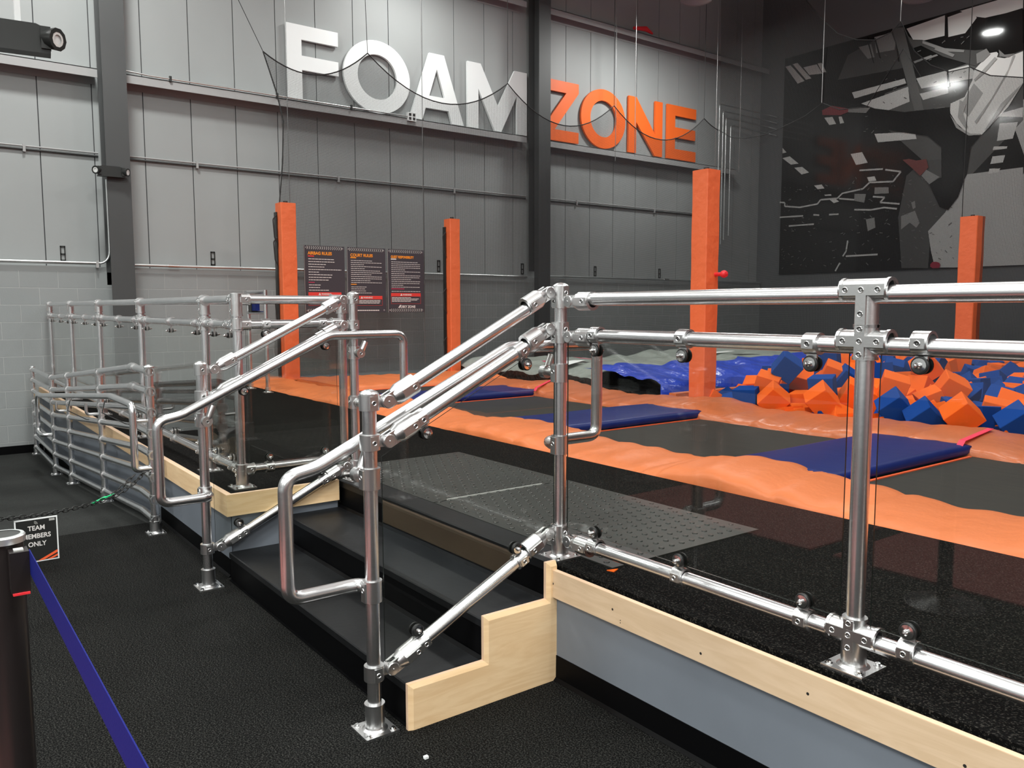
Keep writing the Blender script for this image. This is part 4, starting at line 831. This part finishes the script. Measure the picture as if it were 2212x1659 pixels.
TC = padded(-5.8, 6.9, .47, 2.89, .105, 'tall orange padded post in the middle, between the airbag and the foam pit', (), False)
padded(-5.9, 13.2, .0, 2.82, .13, 'orange padded post in front of the mural at the right', (), False)
MB().prof((-5.7, 6.95, 1.80), (1, 0, 0), [(0, 0), (0.0, .02), (.08, .02), (.1, .036), (.125, .04), (.15, .03), (.16, 0)], 'red', 16).build('red_knob', TC)
# nets
def netmesh(name, label, top, bot, n, axis, m, cols=None, grp=None):
    pass
ANY = [(4.0, 4.81), (5.52, 5.06), (8.0, 5.03), (10.35, 5.02), (12.77, 5.12)]
def sag(a, c, n, d): return [(a[0] + (c[0] - a[0]) * k / n, a[1] + (c[1] - a[1]) * k / n - d * 4 * (k / n) * (1 - k / n)) for k in range(n + 1)]
top = []
for (a, c), d in zip(zip(ANY, ANY[1:]), (.30, .5, .5, .5)): top += sag(a, c, 16, d)[:-1]
top.append(ANY[-1]); top += sag((12.77, 5.12), (13.2, 4.95), 4, .02)[1:]
t = thing('court_net', 'black netting hung in scallops in front of the panel wall and the rule posters', 'net', (-10.8, 8, .5))
b = MB(); mi = b.m('net'); b.uv = {}; rows = []
left = lambda z: 4.0 + (.25 * (4.81 - z) / .85 if z > 3.96 else .25 - .07 * (3.96 - z)) if z > .5 else 4.1
for yy, zz in top:
    row = []
    for k in range(13):
        f = k / 12; z = zz * (1 - f) + .5 * f; y = max(yy, left(z)) if yy < 4.3 else yy
        row.append((-10.822 + (.006 * math.sin(yy * 2.3 + z)), y, z))
    rows.append(b.add(row))
for i, v in enumerate(b.v): b.uv[i] = (v[1], v[2])
for a, c in zip(rows, rows[1:]):
    for j in range(12): b.face([a + j, a + j + 1, c + j + 1, c + j], mi)
b.build('netting', t)
MB().sweep([(-10.82, a, c) for a, c in top], .009, 'rope', 6).build('top_rope', t)
MB().sweep([(-10.82, 4.0, 4.81), (-10.82, 4.17, 4.31), (-10.82, 4.25, 3.95), (-10.81, 4.22, 3.4), (-10.81, 4.16, 2.85)], .009, 'rope', 6).build('side_rope', t)
for (yy, zz), dy in zip(ANY, (-.52, -.03, 0.0, 0, 0)): MB().tube((-10.82, yy, zz), (-10.82, yy + dy * (9.2 - zz) / 1.0, 9.2), .0045, 'rope', 6).build('hanging_cable', t)
for yy in (4.32, 6.42, 10.95, 10.9, 13.9): MB().tube((-10.84 if yy != 10.95 else -11.4, yy, 9.2), (-10.84 if yy != 10.95 else -11.4, yy, .6 if yy < 9 else 4.2), .006, 'cable', 6).build('support_cable', t)
T2 = [(-10.83, 9.2), (-8.93, 6.89), (-8.6, 6.48), (-8.28, 6.145), (-7.93, 5.95), (-7.6, 5.86), (-7.32, 5.91), (-7.16, 6.04), (-6.92, 5.52), (-6.65, 5.24), (-6.36, 5.07), (-6.05, 5.07), (-5.75, 4.88), (-5.29, 4.75), (-4.4, 4.7), (-3.7, 5.05), (-2, 4.6), (0, 5.0)]
T2 = [(-10.83, 9.2), (-10.2, 9.2), (-9.6, 8.2), (-9.2, 7.3)] + T2[1:]
t = thing('court_net', 'black netting hung in front of the basketball style mural and the right-hand wall corner'.replace('basketball style ', ''), 'net', (-8, 13.2, .5))
b = MB(); mi = b.m('net2'); b.uv = {}; rows = []
for xx, zz in T2:
    rows.append(b.add([(xx, 13.22 + .03 * math.sin(xx * 2 + k), zz * (1 - k / 12) + .5 * k / 12) for k in range(13)]))
for i, v in enumerate(b.v): b.uv[i] = (v[0], v[2])
for a, c in zip(rows, rows[1:]):
    for j in range(12): b.face([a + j, a + j + 1, c + j + 1, c + j], mi)
b.build('netting', t)
MB().sweep([(a, 13.2, c) for a, c in T2[4:]], .008, 'rope', 6).build('top_rope', t)
MB().sweep([(-10.8, 13.2, 4.95), (-10.5, 13.2, 4.76), (-10.16, 13.2, 4.68), (-9.7, 13.2, 4.68), (-9.34, 13.2, 4.75), (-8.86, 13.2, 4.87), (-8.53, 13.2, 5.03), (-8.2, 13.2, 4.85), (-7.7, 13.2, 4.8), (-7.1, 13.2, 5.6), (-6.8, 13.2, 5.1)], .007, 'rope', 6).build('slack_rope', t)
for x, z in ((-10.86, .6), (-8.53, 5.03), (-7.16, 6.04), (-6.05, 2.8)): MB().tube((x, 13.18, z), (x, 13.18, 9.2), .006, 'rope' if x > -7 else 'cable', 6).build('hanging_cable', t)
MB().box((-5.42, 13.3, 0), (-5.3, 13.42, 5.2), 'column').build('pole', t) if False else None
# rule posters
def poster(y0, y1, title, label, kind):
    x = -10.80; z0, z1 = 1.385, 2.315; W_ = y1 - y0; t = thing('rules_poster', label, 'poster', (x, (y0 + y1) / 2, z0), 'three rule posters')
    MB().box((x - .012, y0, z0), (x, y1, z1), 'poster').build('board', t)
    b = MB()
    for r, zz, fl in ((0, z1 - .03, -1), (1, z0 + .03, 1)):
        n = 17
        for i in range(n):
            if r and kind == 1: break
            yy = y0 + .05 + (W_ - .1) * i / (n - 1); s = .012 * fl
            for sg in (-1, 1): b.obox((x + .001, yy, zz + sg * .011), V((0, s * .5 + 0, .0)) * 1.0 + V((0, 0, -sg * fl * fl * .009)) if False else V((0, s * .55, sg * .011)), V((0, .0055, 0)), V((.0005, 0, 0)), 'p_grey')
    b.box((x, y0, z0), (x + .001, y0 + .005, z1), 'p_grey'); b.build('chevron_border', t)
    b = MB()
    tc = lambda y, z, q=[0]: (x + .0012 + .0007 * (q.__setitem__(0, q[0] + 1) or q[0] % 2), y0 + y, z0 + z)
    put_text(b, title, .058 if kind < 2 else .05, 'p_orange', tc(.055, .805 if kind == 0 else .80), (0, 1, 0), (0, 0, 1), (1, 0, 0), bold=.0022, ext=.0003, sx=.94 if kind < 2 else .74)
    b.build('title', t)
    b = MB(); random.seed(kind + 20); z = .775
    b.box(tc(.055, z), tc(.055 + .09, z + .016), ['p_red', 'p_orange', 'p_white'][kind])
    rows = [(.36, 0), (.38, 0), (.26, 0), (.21, 0), (.5, 0), (.12, 0), (.33, 0), (.33, 0), (.28, 0)] if kind == 0 else [(random.choice((.25, .3, .45, .5, .5, .2)), 0) for _ in range(12)]
    if kind == 2: rows = [(random.choice((.47, .45, .5, .3, .2, .48)), 0) for _ in range(14)]
    sp = .036 if kind == 0 else .0285; z -= .036
    for L, _ in rows:
        y = .06
        while y < .06 + L: d = random.uniform(.02, .05); b.box(tc(y, z), tc(min(y + d, .55), z + (.009 if kind == 0 else .007)), 'p_white'); y += d + .006
        z -= sp
    b.box(tc(.055, z), tc(.055 + (.09 if kind < 2 else .22), z + .012), ['p_pink', 'p_orange', 'p_pink'][kind]); z -= .034
    zw = .235 if kind == 0 else (.19 if kind == 1 else .235)
    while z > zw + .065:
        L = random.choice((.15, .22, .3, .42, .5)); y = .06
        while y < .06 + L: d = random.uniform(.02, .05); b.box(tc(y, z), tc(min(y + d, .55), z + (.009 if kind == 0 else .007)), 'p_white'); y += d + .006
        z -= sp
    b.build('rule_lines', t)
    b = MB(); b.box(tc(.05, zw), tc(W_ - .06, zw + .05), 'p_red'); zb = .1 if kind != 2 else .125
    for a_, c_ in (((.05, zb), (.053, zw)), ((W_ - .063, zb), (W_ - .06, zw)), ((.05, zb), (W_ - .06, zb + .003))): b.box(tc(*a_), tc(*c_), 'p_red')
    o = b.build('warning_box', t); b = MB()
    put_text(b, 'WARNING', .034, 'p_white', (x + .0028, y0 + W_ / 2 + .015, z0 + zw + .013), (0, 1, 0), (0, 0, 1), (1, 0, 0), bold=.001, ext=.0002, align='CENTER', sx=.9)
    k = b.add([(x + .003, y0 + W_ / 2 - .105, z0 + zw + .01), (x + .003, y0 + W_ / 2 - .065, z0 + zw + .01), (x + .003, y0 + W_ / 2 - .085, z0 + zw + .044)]); b.face([k, k + 1, k + 2], b.m('p_white'))
    z = zw - .022
    while z > zb + .015:
        y = .062; L = random.choice((.3, .42, .43))
        while y < .06 + L: d = random.uniform(.03, .07); b.box(tc(y, z), tc(min(y + d, .52), z + .009), 'p_white'); y += d + .005
        z -= .019
    b.build('warning_text', t)
    b = MB()
    if kind == 2:
        put_text(b, 'SKY ZONE', .05, 'p_white', tc(.235, .065), (0, 1, 0), (0, 0, 1), (1, 0, 0), bold=.002, ext=.0003, sx=.95)
        for q in ([(.165, .065), (.2, .065), (.225, .105), (.2, .11)], [(.21, .06), (.226, .06), (.232, .1)]): k = b.add([tc(*p) for p in q]); b.face([k + i for i in range(len(q))], b.m('p_white'))
        b.build('logo', t)
    if kind == 1:
        y = .12
        while y < .5: b.box(tc(y, .022), tc(y + .03, .036), 'p_white'); y += .035
        b.build('footer_line', t)
    for yy in (y0 + .03, y1 - .03):
        for zz in (z0 + .03, z1 - .03): MB().prof((x, yy, zz), (1, 0, 0), [(0, .012), (.003, .01), (.003, .005)], 'galv', 12).build('eyelet', t)
poster(4.485, 5.09, 'AIRBAG RULES', 'charcoal AIRBAG RULES poster, left one of three', 0)
poster(5.125, 5.74, 'COURT RULES', 'charcoal COURT RULES poster in the middle of three', 1)
poster(5.775, 6.39, 'GUEST RESPONSIBILITY', 'charcoal GUEST RESPONSIBILITY poster with logo, right one of three', 2)
# mural
MU = json.loads(r'''{"grey":[[-7.2,3.87],[-6.27,3.87],[-6.18,2.13],[-7.34,2.14],[-7.71,2.19],[-7.8,2.51],[-7.87,2.89],[-7.57,3.21]],"dim":[[-8.03,4.23],[-7.2,4.18],[-7.17,3.69],[-7.51,3.21],[-7.82,2.82],[-7.84,2.19],[-8.36,2.21],[-8.47,3.2],[-8.34,3.99]],"roofgrey":[[-8.85,5.65],[-6.38,5.99],[-6.31,4.68],[-7.12,3.86],[-7.7,3.94],[-8.03,4.23],[-8.82,5.0]],"roof2":[[-9.67,6.58],[-8.83,6.8],[-8.7,6.78],[-8.37,6.05],[-9.88,6.13]],"beam":[[-8.75,6.87],[-8.52,6.82],[-8.05,5.16],[-8.23,5.19]],"win":[[[-10.97,6.7],[-10.85,6.7],[-10.5,6.3],[-10.63,6.3]],[[-11.15,6.69],[-11.02,6.69],[-10.66,6.28],[-10.83,6.26]],[[-10.36,6.57],[-10.26,6.56],[-10.15,6.35],[-10.24,6.36]],[[-10.7,6.57],[-10.38,6.56],[-10.24,6.34],[-10.55,6.38]],[[-8.46,6.78],[-7.74,6.83],[-7.73,6.46],[-8.29,6.48]],[[-7.69,6.78],[-7.32,6.81],[-7.17,6.63],[-7.36,6.41],[-7.66,6.42]],[[-7.47,6.83],[-6.42,6.84],[-6.41,6.56],[-7.03,6.59],[-7.23,6.67]],[[-8.23,5.8],[-7.28,5.83],[-7.15,5.68],[-7.15,5.57],[-8.12,5.59]],[[-8.15,5.5],[-7.62,5.52],[-7.61,5.4],[-8.08,5.37]],[[-9.55,5.81],[-8.46,5.85],[-8.42,5.75],[-9.49,5.68]],[[-9.34,5.55],[-8.38,5.68],[-8.34,5.39],[-8.84,5.29]],[[-10.16,5.42],[-9.97,5.4],[-9.88,5.24],[-10.04,5.25]],[[-9.83,5.38],[-9.76,5.37],[-9.7,5.23],[-9.79,5.23]],[[-9.53,4.58],[-9.28,4.58],[-9.15,4.35],[-9.4,4.34]],[[-11.16,4.73],[-10.97,4.74],[-10.74,4.55],[-10.94,4.56]],[[-10.85,4.48],[-10.65,4.47],[-10.48,4.33],[-10.66,4.31]],[[-10.35,4.04],[-10.17,4.04],[-10.1,3.95],[-10.26,3.95]],[[-10.1,3.82],[-9.94,3.81],[-9.93,3.78],[-10.08,3.79]],[[-9.98,3.71],[-9.84,3.71],[-9.75,3.64],[-9.87,3.62]],[[-9.15,4.06],[-8.99,4.06],[-8.95,3.97],[-9.11,3.97]],[[-9.03,4.9],[-8.21,4.8],[-8.17,4.66],[-8.95,4.72]],[[-11.19,4.95],[-11.06,4.84],[-11.16,4.83],[-11.19,4.88]],[[-6.69,4.69],[-6.39,4.66],[-6.46,4.39],[-6.72,4.39]],[[-6.77,4.3],[-6.54,4.27],[-6.55,4.23],[-6.78,4.24]],[[-6.78,4.13],[-6.57,4.12],[-6.6,4.0],[-6.81,4.0]],[[-6.82,3.92],[-6.64,3.9],[-6.66,3.84],[-6.84,3.83]],[[-6.72,4.86],[-6.32,4.9],[-6.32,4.73],[-6.71,4.81]]],"lines":[[[-11.19,3.77],[-11.06,3.75],[-11.06,3.67],[-10.68,3.61],[-10.25,3.64],[-10.18,3.72],[-9.79,3.71],[-9.68,3.8],[-9.23,3.84],[-9.09,3.95],[-8.6,3.91],[-8.45,4.08],[-8.77,4.16]],[[-9.32,4.22],[-8.82,4.18]],[[-9.75,3.7],[-9.41,3.64]],[[-9.4,3.44],[-9.04,3.4],[-8.76,3.42],[-8.5,3.37]],[[-9.01,3.66],[-8.76,3.62],[-8.85,3.53],[-8.45,3.46]],[[-11.18,3.44],[-10.59,3.42]],[[-10.34,3.42],[-10.2,3.4]],[[-9.97,3.39],[-9.75,3.38]],[[-9.52,2.82],[-9.55,2.6],[-9.62,2.5]],[[-9.55,2.5],[-8.86,2.5]],[[-10.94,3.23],[-10.32,3.22]],[[-9.68,2.37],[-9.78,2.2]]],"tank":[[-6.76,5.94],[-6.79,5.85],[-6.66,5.8],[-6.37,5.85],[-6.34,5.31],[-6.56,4.95],[-6.98,4.54],[-7.18,4.56],[-7.43,4.82],[-7.56,5.02],[-7.56,5.2],[-7.31,5.27],[-7.19,5.54],[-7.16,5.72],[-6.91,5.95]],"tankdark":[[-7.16,5.48],[-6.99,5.27],[-7.23,4.9],[-7.39,5.11],[-7.31,5.24]],"arm":[[-8.44,6.65],[-8.32,6.54],[-8.14,6.49],[-7.71,6.23],[-7.17,6.06],[-7.03,6.04],[-6.88,5.91],[-7.1,5.76],[-7.28,5.85],[-7.74,6.09],[-8.16,6.39],[-8.32,6.38],[-8.39,6.51]],"hair":[[-6.9,6.52],[-6.67,6.57],[-6.41,6.58],[-6.37,5.88],[-6.71,5.83],[-6.89,6.06],[-6.95,6.25],[-6.77,6.23],[-6.66,6.34]],"leg":[[-9.19,5.44],[-8.43,5.21],[-7.57,5.14],[-7.55,5.02],[-7.43,4.82],[-7.2,4.58],[-7.01,4.52],[-7.16,4.35],[-7.21,3.88],[-7.34,3.47],[-7.51,3.25],[-7.67,3.33],[-7.89,3.78],[-7.66,3.87],[-7.69,4.43],[-7.95,4.68],[-8.48,4.84],[-9.18,5.07]],"foot1":[[-10.21,5.58],[-9.99,5.63],[-9.61,5.5],[-9.61,5.43],[-9.78,5.4],[-10.2,5.48]],"sock1":[[-9.61,5.5],[-9.13,5.43],[-9.22,5.34],[-9.63,5.43]],"foot2":[[-8.42,4.3],[-8.29,4.3],[-8.15,4.25],[-7.96,4.25],[-7.91,4.09],[-8.06,3.95],[-8.21,4.1]],"sock2":[[-7.95,4.05],[-7.69,3.88],[-7.88,3.77],[-8.04,3.95]],"ball":[[-7.6,2.23],[-7.62,2.18],[-7.68,2.16],[-7.74,2.17],[-7.79,2.21],[-7.79,2.26],[-7.75,2.3],[-7.68,2.3],[-7.62,2.28]],"pole":[[-6.37,5.31],[-6.34,5.31],[-6.34,5.13],[-6.3,2.01],[-6.36,2.02]],"armlight":[[[-8.13,6.47],[-7.71,6.23],[-7.35,6.11],[-7.36,6.07],[-7.71,6.17],[-8.13,6.42]],[[-7.87,6.29],[-7.52,6.07],[-7.55,6.03],[-7.9,6.25]],[[-7.14,5.99],[-6.97,6.04],[-6.9,5.93],[-7.02,5.83],[-7.12,5.81]],[[-6.76,5.97],[-6.66,5.86],[-6.49,5.84],[-6.6,5.8],[-6.74,5.85]]],"tankfold":[[[-6.82,5.86],[-6.78,5.82],[-6.98,5.62],[-7.14,5.51],[-7.16,5.54]],[[-6.52,5.83],[-6.49,5.81],[-6.61,5.51],[-6.87,5.07],[-7.08,4.75],[-7.11,4.79],[-6.84,5.15],[-6.59,5.59]],[[-7.39,5.23],[-7.27,5.15],[-7.32,4.98],[-7.22,4.72],[-7.26,4.7],[-7.41,4.93]],[[-7.55,4.99],[-7.37,4.74],[-7.17,4.59],[-7.0,4.56],[-6.98,4.54],[-7.2,4.56],[-7.43,4.74]],[[-6.34,5.31],[-6.38,5.26],[-6.66,4.91],[-6.87,4.63],[-6.93,4.61],[-6.67,5.03]]],"window2":[[[-7.74,6.84],[-7.69,6.83],[-7.66,6.42],[-7.72,6.43]],[[-7.66,5.83],[-7.63,5.83],[-7.59,5.51],[-7.63,5.5]],[[-8.39,5.84],[-8.36,5.85],[-8.15,5.19],[-8.18,5.19]],[[-8.7,6.76],[-8.66,6.75],[-8.57,6.19],[-8.6,6.2]],[[-9.11,6.75],[-9.08,6.76],[-8.95,6.34],[-8.98,6.35]],[[-9.29,6.86],[-9.26,6.86],[-9.09,6.28],[-9.11,6.29]]],"patch":[[[-9.11,6.79],[-8.76,6.78],[-8.67,6.56],[-8.68,6.44],[-9.06,6.47]],[[-9.44,6.68],[-9.17,6.67],[-9.09,6.4],[-9.23,6.4]],[[-8.08,6.14],[-7.86,6.16],[-7.83,6.13],[-8.05,6.1]],[[-7.85,5.17],[-7.66,5.16],[-7.69,5.12],[-7.85,5.14]],[[-8.3,6.13],[-7.96,6.17],[-7.94,6.14],[-8.27,6.09]],[[-9.14,3.22],[-8.96,3.24],[-8.93,3.04],[-9.09,2.98]],[[-8.41,3.22],[-8.14,3.3],[-8.04,3.06],[-8.1,2.97],[-8.23,3.08],[-8.4,2.96]],[[-8.22,3.46],[-8.15,3.49],[-8.13,3.36],[-8.18,3.33]],[[-8.98,3.84],[-8.69,3.81],[-8.68,3.69],[-8.98,3.71]],[[-9.41,3.76],[-9.16,3.73],[-9.19,3.56],[-9.41,3.62]]]}''')
t = thing('wall_mural', 'huge dark glossy photo mural of a leaping person in a white tank top', 'mural', (-8, 15.84, 2.17))
G = {k: 'mural_' + k for k in MU}
for nm, v in (('base', .014), ('grey', .55), ('dim', .1), ('roofgrey', .12), ('roof2', .085), ('beam', .17), ('win', .72), ('lines', .6), ('tank', .92), ('tankdark', .5), ('arm', .1), ('armlight', .3), ('dimwin', .3), ('hair', .012), ('leg', .009), ('sock1', .3), ('sock2', .3), ('pole', .012)): M['mural_' + nm] = grey(v, 'mural_print_' + nm)
M['mural_foot1'] = mat('mural_print_red', (.28, .05, .06), .3); M['mural_foot2'] = mat('mural_print_brown', (.2, .05, .045), .3); M['mural_ball'] = mat('mural_print_pink', (.35, .03, .06), .3)
MB().box((-11.17, 15.815, 2.175), (-3.0, 15.848, 6.86), 'mural_base').build('print_board', t)
lay = 15.8145; b = MB()
def flat(b, poly, m, y):
    a = sum(p[0] * q[1] - q[0] * p[1] for p, q in zip(poly, poly[1:] + poly[:1]))
    vs, fs = outline_mesh([poly], 0); mi = b.m(m); k = b.add([(p[0], y, p[1]) for p in vs])
    for f in fs: b.face([k + i for i in f], mi)
clipz = lambda P: [(max(-11.16, p[0]), min(6.85, max(2.18, p[1]))) for p in P]
flat(b, [(-6.9, 2.18), (-3.05, 2.18), (-3.05, 5.4), (-6.6, 5.0), (-6.2, 3.9)], 'mural_grey', 15.8140)
for nm in ('roofgrey', 'roof2', 'dim', 'grey'): lay -= .0012; flat(b, clipz(MU[nm]), 'mural_' + nm, lay)
lay -= .0012
for q in MU['win']: flat(b, clipz(q), 'mural_win', lay); lay -= .0001
for q in MU['patch']: lay -= .0001; flat(b, clipz(q), 'mural_sleeve' if 0 else 'mural_dimwin', lay)
for q in MU['window2']: lay -= .0001; flat(b, clipz(q), 'mural_base', lay)
lay -= .001; flat(b, MU['beam'], 'mural_beam', lay)
lay -= .0012
mi = b.m('mural_lines')
for ln in MU['lines']:
    for p, q in zip(ln, ln[1:]):
        d = V((q[0] - p[0], 0, q[1] - p[1])); nn = V((-d.z, 0, d.x)).normalized() * .016
        k = b.add([V((p[0], lay, p[1])) + nn, V((p[0], lay, p[1])) - nn, V((q[0], lay, q[1])) - nn, V((q[0], lay, q[1])) + nn]); b.face([k, k + 1, k + 2, k + 3], mi)
random.seed(9)
for _ in range(260):   # fine bright scratches of the printed roof and machinery
    x = random.uniform(-11.1, -7.3); z = random.uniform(2.3, 4.1) if random.random() < .6 else random.uniform(4.9, 6.4)
    if z > 4.5 and (x < -9.3 or z < 4.9): continue
    s = random.uniform(.01, .035); a = random.uniform(-.9, .9); d = V((math.cos(a), 0, math.sin(a))) * s; nn = V((-d.z, 0, d.x)) * .25
    k = b.add([V((x, lay, z)) + d + nn, V((x, lay, z)) + d - nn, V((x, lay, z)) - d - nn, V((x, lay, z)) - d + nn]); b.face([k, k + 1, k + 2, k + 3], b.m('mural_beam'))
b.build('printed_background', t)
b = MB()
for nm in ('arm', 'tank', 'tankdark', 'hair', 'leg', 'sock1', 'foot1', 'sock2', 'foot2', 'ball'):
    lay -= .0012; flat(b, clipz(MU[nm]), 'mural_' + nm, lay)
for q in MU['armlight']: lay -= .0004; flat(b, clipz(q), 'mural_armlight', lay)
for q in MU['tankfold']: lay -= .0004; flat(b, clipz(q), 'mural_tankdark', lay)
b.build('printed_person', t)
# mural mirror images: right arm and far side of the person beyond the frame are not shown
# far pipe stand at the left end of the court
t = thing('pipe_stand', 'aluminium pipe stand with a blue and black device behind the left railing', 'stand', (-9.4, 3.42, ZP))
post(t, -9.36, 3.4, ZP, 1.66); post(t, -9.95, 3.4, ZP, 1.66)
for z in (1.64, 1.4): rail(t, (-9.95, 3.4, z), (-9.36, 3.4, z), 'cross_rail')
base(t, -9.36, 3.4, ZP, .05, .05); base(t, -9.95, 3.4, ZP, .05, .05)
MB().box((-9.62, 3.33, 1.42), (-9.5, 3.38, 1.56), 'blue_pad').build('blue_box', t); MB().box((-9.72, 3.32, 1.4), (-9.62, 3.39, 1.6), 'black_plastic').build('black_box', t)
